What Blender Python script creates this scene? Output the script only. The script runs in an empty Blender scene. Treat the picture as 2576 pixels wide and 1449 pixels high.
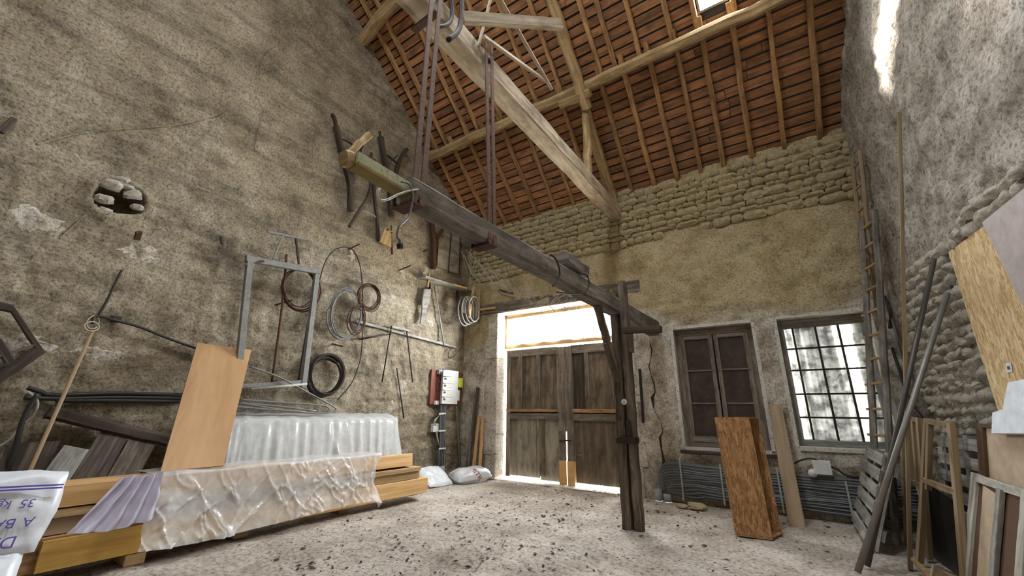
import bpy, math, random
import numpy as np
from mathutils import Vector, Matrix
random.seed(7)
rng = np.random.default_rng(7)
SC = bpy.context.scene
COL = SC.collection
# ------------------------------------------------------------------ camera
FPX, PIT, YAW, ROL = 1020.0, math.radians(17.0), math.radians(34.2), math.radians(.57)
CAM = Vector((0, 0, 1.3))
_hd = Vector((-math.sin(YAW), math.cos(YAW), 0)); _rt = Vector((math.cos(YAW), math.sin(YAW), 0)); _up = Vector((0, 0, 1))
FW = _hd*math.cos(PIT) + _up*math.sin(PIT); _u = _up*math.cos(PIT) - _hd*math.sin(PIT)
RT = _rt*math.cos(ROL) + _u*math.sin(ROL); UP = _u*math.cos(ROL) - _rt*math.sin(ROL)
cd = bpy.data.cameras.new('camera'); cam = bpy.data.objects.new('camera', cd); COL.objects.link(cam)
cd.sensor_width = 36; cd.lens = 36*FPX/2576; cd.clip_start = .05; cd.clip_end = 200
M = Matrix((RT, UP, -FW)).transposed().to_4x4(); M.translation = CAM; cam.matrix_world = M
SC.camera = cam
# ------------------------------------------------------------------ room dimensions
XL, YB, XR, KR = -6.22, 7.2, 1.25, .12          # left wall x, rear-of-view wall y, right wall x at that wall and its splay
ZE, SL = 5.60, .88                              # eave height and slope of the roof
YR = 1.2                                        # ridge
YF = -5.0                                       # wall behind the camera
def zroof(y): return ZE + SL*(YB - y) if y > YR else ZE + SL*(YB - YR) - SL*(YR - y)
def xright(y): return XR + KR*(YB - y)
GX0, GX1, GZ1 = -5.27, -2.50, 3.42              # gate opening
WINS = {'gate': (GX0, GX1, 0.0, GZ1), 'dark': (-1.56, -.40, .80, 2.67), 'light': (-.06, .99, .88, 2.68)}
SKYL = [(-.30, .22, 4.55, 5.47), (-1.95, -.75, 2.3, 3.5)]    # skylights (x0,x1,y0,y1): first one in view, second unseen and added for fill
FILLB = [(-2.3, -1.45, -1.35, -.55)]                # unseen opening in the rear slope, added as fill for the back wall
# ------------------------------------------------------------------ world, light, exposure
SKYS = 60.0
w = bpy.data.worlds.new('world'); SC.world = w; w.use_nodes = True
nt = w.node_tree; bg = nt.nodes['Background']
bg.inputs[0].default_value = (.90, .96, 1.0, 1); bg.inputs[1].default_value = SKYS
sd = bpy.data.lights.new('sun', 'SUN'); sd.energy = 60; sd.angle = math.radians(6); sd.color = (1, .96, .9)
so = bpy.data.objects.new('sun', sd); COL.objects.link(so)
so.rotation_euler = Vector((1.5, .22, -2.0)).to_track_quat('-Z', 'Y').to_euler()
def portal(name, center, sx, sy, dirv):
    l = bpy.data.lights.new(name, 'AREA'); l.shape = 'RECTANGLE'; l.size = sx; l.size_y = sy; l.cycles.is_portal = True
    o = bpy.data.objects.new(name, l); COL.objects.link(o); o.location = center
    z = -Vector(dirv).normalized(); x = Vector((1, 0, 0)); y = z.cross(x); x = y.cross(z)
    o.rotation_euler = Matrix((x, y, z)).transposed().to_euler()
portal('portal_transom', ((GX0+GX1)/2, YB+.42, 3.0), GX1-GX0, .85, (0, -1, 0))
portal('portal_window', (.46, YB+.3, 1.78), 1.1, 1.85, (0, -1, 0))
for i, (a, b, c, d) in enumerate(SKYL):
    portal('portal_skylight_or_fill_%d' % i, ((a+b)/2, (c+d)/2, zroof((c+d)/2)+.12), b-a+.04, (d-c)*1.34, (0, -SL, -1))
for a, b, c, d in FILLB:
    portal('portal_rear_fill', ((a+b)/2, (c+d)/2, zroof((c+d)/2)+.12), b-a+.04, (d-c)*1.34, (0, SL, -1))
SC.view_settings.view_transform = 'Standard'; SC.view_settings.look = 'None'; SC.view_settings.gamma = 1
SC.view_settings.use_curve_mapping = False; SC.view_settings.exposure = 0.6
SC.cycles.use_denoising = True
SC.cycles.max_bounces = 8; SC.cycles.diffuse_bounces = 5; SC.cycles.transparent_max_bounces = 12
SC.cycles.sample_clamp_indirect = 8
# ------------------------------------------------------------------ pixel rays to places on the planes of the room
def ray(x, y): return RT*(x-1288) - UP*(y-724.5) + FW*FPX
def px(x, y, ax, v):
    d = ray(x, y); return CAM + d*((v-CAM[ax])/d[ax])
def L(x, y, off=.03): return px(x, y, 0, XL+off)
def B(x, y, off=.03): return px(x, y, 1, YB-off)
def F(x, y, z=0.): return px(x, y, 2, z)
def RW(x, y, off=.03):
    d = ray(x, y); return CAM + d*((XR-off+KR*YB)/(d[0]+KR*d[1]))
def RF(x, y, off=0.):
    d = ray(x, y); return CAM + d*((ZE+off+SL*YB-CAM[2])/(d[2]+SL*d[1]))
V = Vector
# ------------------------------------------------------------------ noise for real relief
def _h(ix, iy, s):
    n = (ix.astype(np.int64)*374761393 + iy.astype(np.int64)*668265263 + s*1442695041) & 0xffffffff
    n = ((n ^ (n >> 13))*1274126177) & 0xffffffff
    return ((n ^ (n >> 16)) & 0xffff)/65535.
def vn(x, y, s=0):
    x = np.asarray(x, float); y = np.asarray(y, float)
    ix = np.floor(x); iy = np.floor(y); fx = x-ix; fy = y-iy; fx = fx*fx*(3-2*fx); fy = fy*fy*(3-2*fy)
    a = _h(ix, iy, s); b = _h(ix+1, iy, s); c = _h(ix, iy+1, s); d = _h(ix+1, iy+1, s)
    return (a*(1-fx)+b*fx)*(1-fy) + (c*(1-fx)+d*fx)*fy - .5
def fbm(x, y, s=0, o=4):
    t = 0; a = 1.
    for k in range(o): t = t + a*vn(x*2**k, y*2**k, s+k*17); a *= .5
    return t
def ridg(x, y, s=0): return 1 - 2*np.abs(fbm(x, y, s, 3))
def sstep(a, b, x): t = np.clip((x-a)/(b-a), 0, 1); return t*t*(3-2*t)
# ------------------------------------------------------------------ materials
def lin(h):
    if isinstance(h, str):
        h = h.lstrip('#'); c = [int(h[i:i+2], 16)/255 for i in (0, 2, 4)]
    else: c = list(h)
    return tuple([(v/12.92 if v <= .04045 else ((v+.055)/1.055)**2.4) for v in c] + [1.])
class NT:
    def __init__(s, name):
        s.m = bpy.data.materials.new(name); s.m.use_nodes = True; s.t = s.m.node_tree; s.n = s.t.nodes
        s.b = s.n['Principled BSDF']; s.out = s.n['Material Output']
    def new(s, ty, **k):
        n = s.n.new(ty)
        for a, v in k.items(): setattr(n, a, v)
        return n
    def ln(s, a, b): s.t.links.new(a, b)
    def coord(s, kind='Object', scale=(1, 1, 1), rot=(0, 0, 0)):
        c = s.new('ShaderNodeTexCoord'); m = s.new('ShaderNodeMapping'); m.inputs['Scale'].default_value = scale; m.inputs['Rotation'].default_value = rot
        s.ln(c.outputs[kind], m.inputs[0]); return m.outputs[0]
    def noise(s, vec, scale, detail=4, rough=.6, dist=0):
        n = s.new('ShaderNodeTexNoise'); n.inputs['Scale'].default_value = scale; n.inputs['Detail'].default_value = detail
        n.inputs['Roughness'].default_value = rough; n.inputs['Distortion'].default_value = dist; s.ln(vec, n.inputs['Vector']); return n.outputs[0]
    def ramp(s, fac, stops, interp='LINEAR'):
        r = s.new('ShaderNodeValToRGB'); r.color_ramp.interpolation = interp; e = r.color_ramp.elements
        while len(e) < len(stops): e.new(.5)
        for k, (p, c) in enumerate(stops): e[k].position = p; e[k].color = lin(c) if isinstance(c, str) else (c, c, c, 1)
        s.ln(fac, r.inputs[0]); return r.outputs[0]
    def mix(s, a, b, fac, mode='MIX'):
        m = s.new('ShaderNodeMix'); m.data_type = 'RGBA'; m.blend_type = mode
        for sock, v in ((m.inputs[0], fac), (m.inputs[6], a), (m.inputs[7], b)):
            if isinstance(v, (int, float)): sock.default_value = v if sock == m.inputs[0] else (v, v, v, 1)
            elif isinstance(v, str): sock.default_value = lin(v)
            elif isinstance(v, tuple): sock.default_value = v
            else: s.ln(v, sock)
        return m.outputs[2]
    def bump(s, h, strength=.5, dist=.01):
        b = s.new('ShaderNodeBump'); b.inputs['Strength'].default_value = strength; b.inputs['Distance'].default_value = dist
        s.ln(h, b.inputs['Height']); s.ln(b.outputs[0], s.b.inputs['Normal'])
    def rnd(s): return s.new('ShaderNodeObjectInfo').outputs['Random']
    def fin(s, col=None, rough=.85, metal=0, spec=.3):
        if col is not None:
            if isinstance(col, str): s.b.inputs['Base Color'].default_value = lin(col)
            else: s.ln(col, s.b.inputs['Base Color'])
        s.b.inputs['Roughness'].default_value = rough; s.b.inputs['Metallic'].default_value = metal
        s.b.inputs['Specular IOR Level'].default_value = spec
        return s.m
def m_rough(name, c1, c2, c3, scale=3., bump=.6, bdist=.012, streak=None, fine=40, rough=.95):
    a = NT(name); v = a.coord('Object')
    n1 = a.noise(v, scale, 6, .65); col = a.ramp(n1, [(.3, c1), (.5, c2), (.72, c3)])
    n2 = a.noise(v, fine, 5, .7); col = a.mix(col, a.ramp(n2, [(.33, .22), (.5, .9), (.7, 1.25)]), .85, 'MULTIPLY')  # dark specks, and crevice shade painted into the low spots of the bump
    if streak:
        v2 = a.coord('Object', streak[0], streak[1]); n3 = a.noise(v2, 1, 5, .7); col = a.mix(col, a.ramp(n3, [(.38, .5), (.52, 1.)]), .7, 'MULTIPLY')
    a.bump(n2, bump, bdist); return a.fin(col, rough)
def m_wood(name, c1, c2, c3, su=1.5, sv=28., bump=.4, rough=.75, var=.25, dirt=None, spec=.3):
    a = NT(name); v = a.coord('UV', (su, sv, 1)); n = a.noise(v, 1, 6, .65, .4)
    col = a.ramp(n, [(.28, c1), (.5, c2), (.72, c3)])
    r = a.ramp(a.rnd(), [(0, 1-var), (1, 1+var)]); col = a.mix(col, r, 1., 'MULTIPLY')
    if dirt:
        n3 = a.noise(a.coord('UV', (2.2, 5, 1)), 1, 5, .7); col = a.mix(col, dirt, a.ramp(n3, [(.45, 0.), (.68, .85)]))
    a.bump(n, bump, .006); return a.fin(col, rough, 0, spec)
def m_plain(name, c, rough=.5, metal=0, var=.0, bump=0, spec=.4, speck=None):
    a = NT(name); v = a.coord('Object'); n = a.noise(v, 9, 5, .7)
    col = a.mix(c, a.ramp(n, [(.3, 1-.35), (.65, 1.08)]), .6, 'MULTIPLY')
    if var: col = a.mix(col, a.ramp(a.rnd(), [(0, 1-var), (1, 1+var)]), 1., 'MULTIPLY')
    if speck: col = a.mix(col, speck, a.ramp(a.noise(v, 30, 6, .75), [(.52, 0.), (.62, .9)]))
    if bump: a.bump(a.noise(v, 60, 4, .6), bump, .004)
    return a.fin(col, rough, metal, spec)
def m_osb(name, c1, c2, c3, rot=0.):
    a = NT(name); c = None
    v = a.coord('UV', (14, 62, 1), (0, 0, rot)); nz = a.new('ShaderNodeTexNoise'); nz.inputs['Scale'].default_value = .5; a.ln(v, nz.inputs[0])
    vv = a.new('ShaderNodeVectorMath', operation='ADD'); sc = a.new('ShaderNodeVectorMath', operation='SCALE'); sc.inputs['Scale'].default_value = 5.
    a.ln(nz.outputs['Color'], sc.inputs[0]); a.ln(v, vv.inputs[0]); a.ln(sc.outputs[0], vv.inputs[1])
    vo = a.new('ShaderNodeTexVoronoi'); vo.inputs['Scale'].default_value = 1.; a.ln(vv.outputs[0], vo.inputs['Vector'])
    sep = a.new('ShaderNodeSeparateColor'); a.ln(vo.outputs['Color'], sep.inputs[0])
    col = a.ramp(sep.outputs[0], [(0, c1), (.45, c2), (1, c3)])
    n2 = a.noise(a.coord('UV', (3, 90, 1), (0, 0, rot)), 1, 4, .6); col = a.mix(col, a.ramp(n2, [(.3, .72), (.7, 1.1)]), .7, 'MULTIPLY')
    a.bump(sep.outputs[1], .25, .003); return a.fin(col, .7)
def m_film(name, c, fac, rough=.22, transl=.4):
    a = NT(name); a.fin(c, rough, 0, .6)
    tr = a.new('ShaderNodeBsdfTransparent'); tl = a.new('ShaderNodeBsdfTranslucent'); tl.inputs[0].default_value = lin(c)
    m1 = a.new('ShaderNodeMixShader'); m1.inputs[0].default_value = transl; m2 = a.new('ShaderNodeMixShader')
    n = a.noise(a.coord('Object'), 7, 5, .7); f = a.ramp(n, [(.35, fac-.09), (.65, fac+.09)]); a.ln(f, m2.inputs[0])
    a.ln(a.b.outputs[0], m1.inputs[1]); a.ln(tl.outputs[0], m1.inputs[2]); a.ln(tr.outputs[0], m2.inputs[1]); a.ln(m1.outputs[0], m2.inputs[2])
    a.ln(m2.outputs[0], a.out.inputs[0]); return a.m
MT = {}
MT['wall_l'] = m_rough('plaster_left', '#786c5a', '#a2947d', '#bdb19b', 1.6, 1., .025, ((1, .8, 5.0), (math.radians(28), 0, 0)), 34)
def _back():
    a = NT('plaster_back'); v = a.coord('Object'); n1 = a.noise(v, 2.2, 6, .68)
    tan = a.ramp(n1, [(.3, '#94825f'), (.5, '#bcaa84'), (.72, '#d5c6a4')])
    lime = a.ramp(a.noise(v, 3.1, 6, .7), [(.36, '#948572'), (.5, '#c3b8a7'), (.62, '#e0d8cb')])
    c = a.new('ShaderNodeTexCoord'); sp = a.new('ShaderNodeSeparateXYZ'); a.ln(c.outputs['Object'], sp.inputs[0])
    ad = a.new('ShaderNodeMath', operation='ADD'); a.ln(sp.outputs[2], ad.inputs[0])
    nn = a.new('ShaderNodeMath', operation='MULTIPLY'); nn.inputs[1].default_value = 1.3; a.ln(a.noise(v, 1.5, 5, .65), nn.inputs[0]); a.ln(nn.outputs[0], ad.inputs[1])
    mr = a.new('ShaderNodeMapRange'); mr.inputs[1].default_value = 3.36; mr.inputs[2].default_value = 3.62; a.ln(ad.outputs[0], mr.inputs[0])
    col = a.mix(lime, tan, mr.outputs[0])
    stain = a.ramp(a.noise(v, 1.1, 6, .75), [(.56, 0.), (.68, .75)]); col = a.mix(col, '#5d4d38', stain)
    n2 = a.noise(v, 38, 5, .7); col = a.mix(col, a.ramp(n2, [(.33, .25), (.5, .92), (.7, 1.22)]), .8, 'MULTIPLY'); a.bump(n2, .9, .022); return a.fin(col, .95)  # fine noise also paints roughcast crevice shade into the colour
MT['wall_b'] = _back()
MT['wall_r'] = m_rough('plaster_right', '#81776a', '#aca295', '#cac2b6', 2.4, 1., .03, None, 24)
MT['stone'] = m_rough('rubble_stone', '#a3936f', '#c8b68e', '#dfd1ae', 2.5, .7, .022, None, 26)
MT['stone_r'] = m_rough('rubble_stone_grey', '#aea28f', '#cdc4b3', '#e2dbcf', 3., .7, .025, None, 22)
MT['ashlar'] = m_rough('ashlar_stone', '#93897b', '#bdb4a6', '#d3ccc2', 2.6, .6, .008, None, 30)
MT['floor'] = m_rough('earth_floor', '#8b8074', '#aea397', '#c6bdb2', 1.3, .8, .012, None, 26)
MT['ground'] = m_plain('outside_ground', '#c9c4b8', .95)
MT['under'] = m_plain('roof_membrane', '#2b2a2b', .6)
MT['board'] = m_wood('roof_board_wood', '#6a462c', '#976844', '#b5855a', 1.2, 30, .3, .8, .3, '#54402f')
MT['rafter'] = m_wood('rafter_wood', '#76573a', '#a57d53', '#c4a176', 1.2, 22, .4, .8, .22, '#5a4129')
MT['oak'] = m_wood('old_oak', '#7b6548', '#a98f68', '#c8b18a', 1.0, 16, .8, .85, .12, '#6d5638')
MT['oakgrey'] = m_wood('whitened_oak', '#857662', '#b5a690', '#d3c8b6', 1.0, 14, .8, .85, .08, '#77644a')
MT['beam'] = m_wood('dark_oak', '#463e37', '#777068', '#9d968d', 1.0, 14, .9, .85, .08, '#3b332b')
MT['post'] = m_wood('dark_post', '#352d26', '#63574b', '#93887a', 1.2, 16, .9, .8, .1, '#2c2620')
MT['dark'] = m_wood('blackened_wood', '#231d19', '#43382f', '#6b6054', 1.2, 20, .6, .75, .15)
MT['gate'] = m_wood('gate_timber', '#4a4138', '#7b7064', '#9d9387', 1.2, 20, .6, .85, .12, '#4b4036')
MT['gbrown'] = m_wood('gate_plywood', '#4f4336', '#766857', '#92836f', .9, 9, .3, .8, .18, '#3f3328')
MT['gpale'] = m_wood('gate_pale_panel', '#6e6657', '#928a79', '#a8a090', .9, 5, .4, .85, .1, '#5b5243')
MT['pine'] = m_wood('new_pine', '#b18651', '#cca470', '#dcbb8a', .8, 26, .15, .6, .1)
MT['pine_y'] = m_wood('yellow_plank', '#a9803a', '#c99f52', '#d8b56d', .7, 12, .15, .6, .12)
MT['paintedw'] = m_wood('flaking_white_wood', '#8f8b82', '#bdb9ae', '#d6d3ca', 1.2, 18, .5, .8, .1, '#6b6256')
MT['lathw'] = m_wood('brown_lath', '#6a5740', '#8b765a', '#a79476', 1., 24, .3, .7, .1)
MT['pinegrey'] = m_wood('aged_batten', '#7d6747', '#a3875f', '#bda37b', 1., 24, .3, .7, .2)
MT['wgrey'] = m_wood('weathered_grey_wood', '#6c6964', '#96938c', '#b7b4ab', 1.2, 22, .5, .85, .2, '#5b564f')
MT['ply'] = m_wood('plywood_face', '#9c7750', '#ad875f', '#bb976f', .8, 5, .08, .55, .03)
MT['osb'] = m_osb('osb_board', '#7c5634', '#9b7046', '#b68d60', math.radians(90))
MT['osb2'] = m_osb('osb_sheet', '#ac8c60', '#cbab7c', '#e4cfa6', math.radians(12))
MT['pbd'] = m_wood('dusty_plank', '#7d6a50', '#98836a', '#ab9880', .9, 10, .2, .75, .05)
MT['iron'] = m_plain('dark_iron', '#3d332e', .65, .5, .1, .4)
MT['rust'] = m_plain('rusty_iron', '#5b4032', .8, .3, .15, .5, .3, '#31241d')
MT['galv'] = m_plain('dusty_grey_metal', '#82817d', .55, .35, .05, .2, .4, '#6b665e')
MT['pipe'] = m_plain('grey_pipe', '#8a8580', .5, .5, .1)
MT['pipe_d'] = m_plain('dark_pipe', '#55504b', .5, .4, .1)
MT['cable'] = m_plain('grey_cable', '#6c6e70', .45, 0, .25)
MT['cable_b'] = m_plain('black_cable', '#2e2c2a', .5, 0, .2)
MT['cable_w'] = m_plain('pale_cable', '#a9a79d', .5)
MT['white'] = m_plain('white_plastic', '#dcdcd8', .4)
MT['grey_pl'] = m_plain('grey_plastic', '#9b9da0', .5)
MT['lime'] = m_plain('lime_plastic', '#c6dc2c', .4)
MT['red'] = m_plain('red_brown_board', '#7c4636', .6, 0, 0, .1)
MT['ink'] = m_plain('grey_print', '#4a4a50', .6)
MT['purple'] = m_plain('purple_print', '#5a4a9a', .6)
MT['redink'] = m_plain('red_print', '#b0453f', .6)
MT['green'] = m_plain('pale_green_paint', '#a7aa84', .6, 0, 0, .2, .4, '#7d7a58')
MT['ochre'] = m_plain('ochre_paint', '#7d6a35', .65, 0, 0, .3)
MT['crack'] = m_plain('crack_shadow_gap', '#3c2f24', 1.)
MT['sack'] = m_film('sack_weave', '#d9dbe0', .97, .35, .1)
MT['lilac'] = m_film('lilac_sack', '#b9b3c4', .97, .3, .1)
MT['film'] = m_film('clear_film', '#f4f4f3', .58, .10, .25)
MT['film2'] = m_film('milky_film', '#e4e7e6', .78, .12, .3)
MT['card'] = m_plain('cardboard', '#b9a58c', .85, 0, 0, .1)
MT['card_b'] = m_plain('brown_cardboard', '#5d4431', .85, 0, 0, .1)
MT['card_g'] = m_plain('grey_card', '#b5aaa6', .85, 0, 0, .1)
MT['foam'] = m_plain('white_foam', '#e3e8ee', .6)
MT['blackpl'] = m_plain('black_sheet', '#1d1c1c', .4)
MT['patch'] = m_rough('old_lime_patch', '#a59a87', '#c2b8a8', '#d6cfc3', 6., .9, .02, None, 40)
MT['paintw'] = m_plain('white_reveal_paint', '#cfcac0', .9, 0, 0, .3, .2, '#8f8371')
MT['leaf'] = m_plain('dry_leaf', '#4c3829', .9, 0, .3)
MT['chip'] = m_plain('pale_chip', '#b9a98e', .9, 0, .3)
MT['web'] = m_plain('cobweb_dust', '#b9b1a2', 1.)
def _dpane():
    a = NT('dark_pane'); v = a.coord('Object'); n = a.noise(v, 4, 5, .7)
    return a.fin(a.ramp(n, [(.35, '#2a221c'), (.6, '#443830'), (.75, '#5a5048')]), .35, 0, .4)
MT['dpane'] = _dpane()
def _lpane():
    a = NT('milky_dirty_light_streak_pane'); v = a.coord('Object')
    band = a.noise(a.coord('Object', (5.5, .1, .12), (0, math.radians(4), 0)), 1, 3, .5)  # bright bands: light through gaps outside, painted into the translucency
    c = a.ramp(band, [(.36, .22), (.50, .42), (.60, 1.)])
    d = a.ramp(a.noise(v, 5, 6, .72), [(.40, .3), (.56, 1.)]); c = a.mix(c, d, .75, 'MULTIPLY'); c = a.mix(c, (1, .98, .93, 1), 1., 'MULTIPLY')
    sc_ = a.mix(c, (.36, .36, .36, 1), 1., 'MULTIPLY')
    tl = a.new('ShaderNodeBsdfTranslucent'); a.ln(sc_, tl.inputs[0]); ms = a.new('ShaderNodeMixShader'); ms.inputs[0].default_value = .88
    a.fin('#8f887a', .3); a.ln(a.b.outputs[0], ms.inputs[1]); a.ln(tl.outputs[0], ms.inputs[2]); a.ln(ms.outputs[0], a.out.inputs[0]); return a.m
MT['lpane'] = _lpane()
# ------------------------------------------------------------------ mesh builder
class MB:
    def __init__(s): s.v = []; s.f = []; s.uv = []; s.sm = []
    def add(s, vs, fs, uvs=None, smooth=False):
        o = len(s.v); s.v += [tuple(p) for p in vs]
        for k, f in enumerate(fs):
            s.f.append(tuple(i+o for i in f)); s.sm.append(smooth)
            s.uv.append(uvs[k] if uvs else [(vs[i][0]+vs[i][1], vs[i][2]) for i in f])
        return s
    def beam(s, p0, p1, w, h, up=(0, 0, 1), ch=.12, segs=1, jit=0., bow=None, taper=1., seed=0, twist=0.):
        """chamfered timber from p0 to p1; w sideways, h along up"""
        p0 = V(p0); p1 = V(p1); d = p1-p0; Ln = d.length; d.normalize(); up = V(up)
        sd_ = d.cross(up)
        if sd_.length < 1e-4: sd_ = d.cross(V((0, 1, 0)))
        sd_.normalize(); u = sd_.cross(d)
        R = random.Random(seed*31+int(Ln*1000)); c = ch*min(w, h)
        a, b = w/2, h/2; prof = [(-a+c, -b), (a-c, -b), (a, -b+c), (a, b-c), (a-c, b), (-a+c, b), (-a, b-c), (-a, -b+c)] if ch > 0 else [(-a, -b), (a, -b), (a, b), (-a, b)]
        n = len(prof); per = [0]
        for i in range(n): q, r_ = prof[i], prof[(i+1) % n]; per.append(per[-1]+math.hypot(q[0]-r_[0], q[1]-r_[1]))
        vs = []; off = R.uniform(0, 20); jw = [[R.uniform(-jit, jit) for _ in range(2)] for _ in range(segs+1)]
        for k in range(segs+1):
            t = k/segs; cpt = p0+d*(Ln*t); sc = 1+(taper-1)*t
            if bow: cpt = cpt+V(bow)*(4*t*(1-t))
            if 0 < k < segs: cpt = cpt+sd_*jw[k][0]+u*jw[k][1]
            tw = twist*t; ca, sa = math.cos(tw), math.sin(tw)
            for q in prof:
                x, y = q[0]*sc+R.uniform(-jit, jit)*.5, q[1]*sc+R.uniform(-jit, jit)*.5
                vs.append(cpt+sd_*(x*ca-y*sa)+u*(x*sa+y*ca))
        fs = []; uvs = []
        for k in range(segs):
            for i in range(n):
                j = (i+1) % n; fs.append((k*n+i, k*n+j, (k+1)*n+j, (k+1)*n+i))
                u0, u1 = off+Ln*k/segs, off+Ln*(k+1)/segs; uvs.append([(u0, off+per[i]), (u0, off+per[i+1]), (u1, off+per[i+1]), (u1, off+per[i])])
        fs.append(tuple(range(n))[::-1]); uvs.append([(off+prof[i][0]*.2, off+prof[i][1]) for i in range(n)][::-1])
        fs.append(tuple(segs*n+i for i in range(n))); uvs.append([(off+prof[i][0]*.2, off+prof[i][1]) for i in range(n)])
        return s.add(vs, fs, uvs)
    def box(s, c, size, ch=.06): c = V(c); return s.beam(c-V((size[0]/2, 0, 0)), c+V((size[0]/2, 0, 0)), size[1], size[2], (0, 0, 1), ch)
    def tube(s, pts, r, n=8, closed=False, taper=None):
        pts = [V(p) for p in pts]; N = len(pts); vs = []; prev = None
        for k in range(N):
            a = pts[k-1] if (k > 0 or closed) else pts[k]; b = pts[(k+1) % N] if (k < N-1 or closed) else pts[k]
            t = (b-a).normalized()
            if prev is None: prev = t.orthogonal().normalized()
            nrm = prev-t*prev.dot(t); nrm = nrm.normalized() if nrm.length > 1e-6 else t.orthogonal().normalized(); prev = nrm; bi = t.cross(nrm)
            rr = r if taper is None else r*(1+(taper-1)*k/(N-1))
            for i in range(n): an = 2*math.pi*i/n; vs.append(pts[k]+nrm*(rr*math.cos(an))+bi*(rr*math.sin(an)))
        fs = []; uvs = []
        for k in range(N if closed else N-1):
            for i in range(n):
                j = (i+1) % n; k2 = (k+1) % N; fs.append((k*n+i, k*n+j, k2*n+j, k2*n+i)); uvs.append([(k*.1, i*.02), (k*.1, i*.02+.02), (k*.1+.1, i*.02+.02), (k*.1+.1, i*.02)])
        if not closed:
            fs.append(tuple(range(n))[::-1]); uvs.append([(0, 0)]*n); fs.append(tuple((N-1)*n+i for i in range(n))); uvs.append([(0, 0)]*n)
        return s.add(vs, fs, uvs, True)
    def slab(s, q, th, nrm=None, uvdir=None):
        """flat board from an outline of points, thickness th along the normal"""
        q = [V(p) for p in q]; n_ = len(q)
        if nrm is None:
            nrm = V((0, 0, 0))
            for i in range(n_): nrm += q[i].cross(q[(i+1) % n_])
        nrm = V(nrm).normalized(); e = V(uvdir).normalized() if uvdir is not None else (q[1]-q[0]).normalized(); f_ = nrm.cross(e)
        vs = q+[p-nrm*th for p in q]; o = random.uniform(0, 9)
        U = [(o+(p-q[0]).dot(e), o+(p-q[0]).dot(f_)) for p in q]
        fs = [tuple(range(n_)), tuple(range(n_, 2*n_))[::-1]]; uvs = [U, U[::-1]]
        for i in range(n_):
            j = (i+1) % n_; fs.append((i, i+n_, j+n_, j)); uvs.append([U[i], (U[i][0], U[i][1]+th), (U[j][0], U[j][1]+th), U[j]])
        return s.add(vs, fs, uvs)
    def grid(s, P, smooth=True, flip=False, uv=None):
        """P: array nu x nv x 3"""
        P = np.asarray(P); nu, nv = P.shape[:2]; vs = P.reshape(-1, 3).tolist(); fs = []; uvs = []
        for i in range(nu-1):
            for j in range(nv-1):
                q = (i*nv+j, (i+1)*nv+j, (i+1)*nv+j+1, i*nv+j+1); q = q[::-1] if flip else q; fs.append(q); uvs.append([(vs[t][0]+vs[t][1], vs[t][2]) for t in q])
        return s.add(vs, fs, uvs, smooth)
    def mesh(s, name, org=V((0, 0, 0))):
        me = bpy.data.meshes.new(name); me.from_pydata([(p[0]-org[0], p[1]-org[1], p[2]-org[2]) for p in s.v], [], s.f)
        uvl = me.uv_layers.new(name='UVMap'); flat = [c for f in s.uv for t in f for c in t]; uvl.data.foreach_set('uv', flat)
        me.polygons.foreach_set('use_smooth', s.sm); me.update(); return me
def tag(o, label=None, cat=None, group=None, kind=None):
    for k, v in (('label', label), ('category', cat), ('group', group), ('kind', kind)):
        if v: o[k] = v
    return o
def thing(name, label, cat, loc, group=None):
    o = bpy.data.objects.new(name, None); COL.objects.link(o); o.location = loc; o.empty_display_size = .1; o['org'] = list(loc); return tag(o, label, cat, group)
def _org(p):
    while p.parent: p = p.parent
    return V(p.location)
def part(mb, name, mat, parent, label=None, kind=None):
    me = mb.mesh(name, _org(parent)); me.materials.append(MT[mat]); o = bpy.data.objects.new(name, me); COL.objects.link(o); o.parent = parent
    return tag(o, label, None, None, kind)
def solo(mb, name, mat, label=None, cat=None, group=None, kind=None):
    a = np.array(mb.v); org = V((a[:, 0].mean(), a[:, 1].mean(), a[:, 2].min())) if kind != 'structure' else V((0, 0, 0))
    me = mb.mesh(name, org); me.materials.append(MT[mat]); o = bpy.data.objects.new(name, me); o.location = org; COL.objects.link(o)
    return tag(o, label, cat, group, kind)
def piece(me, name, mat, parent, loc, rot=(0, 0, 0), sc=(1, 1, 1)):
    if not me.materials: me.materials.append(MT[mat])
    o = bpy.data.objects.new(name, me); COL.objects.link(o); o.parent = parent; o.location = V(loc)-_org(parent); o.rotation_euler = rot; o.scale = sc; return o
def path(pts, n=6):
    """smooth curve through points"""
    pts = [V(p) for p in pts]; out = []
    for i in range(len(pts)-1):
        p0 = pts[max(i-1, 0)]; p1 = pts[i]; p2 = pts[i+1]; p3 = pts[min(i+2, len(pts)-1)]
        for k in range(n):
            t = k/n; out.append(.5*((2*p1)+(p2-p0)*t+(2*p0-5*p1+4*p2-p3)*t*t+(3*p1-p0-3*p2+p3)*t**3))
    out.append(pts[-1]); return out
def loop(c, rx, rz, ax='x', n=40, tilt=0., ph=0., span=1., rise=0.):
    out = []
    for k in range(n):
        a = ph+2*math.pi*span*k/n; y, z = rx*math.cos(a), rz*math.sin(a); dx = tilt*math.sin(a*.5+ph)+rise*k/n
        out.append(V(c)+(V((dx, y, z)) if ax == 'x' else V((y, dx, z))))
    return out
# @@STRUCTURE
# ================================================================== STRUCTURE
def rot_grid_wall(): pass
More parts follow.
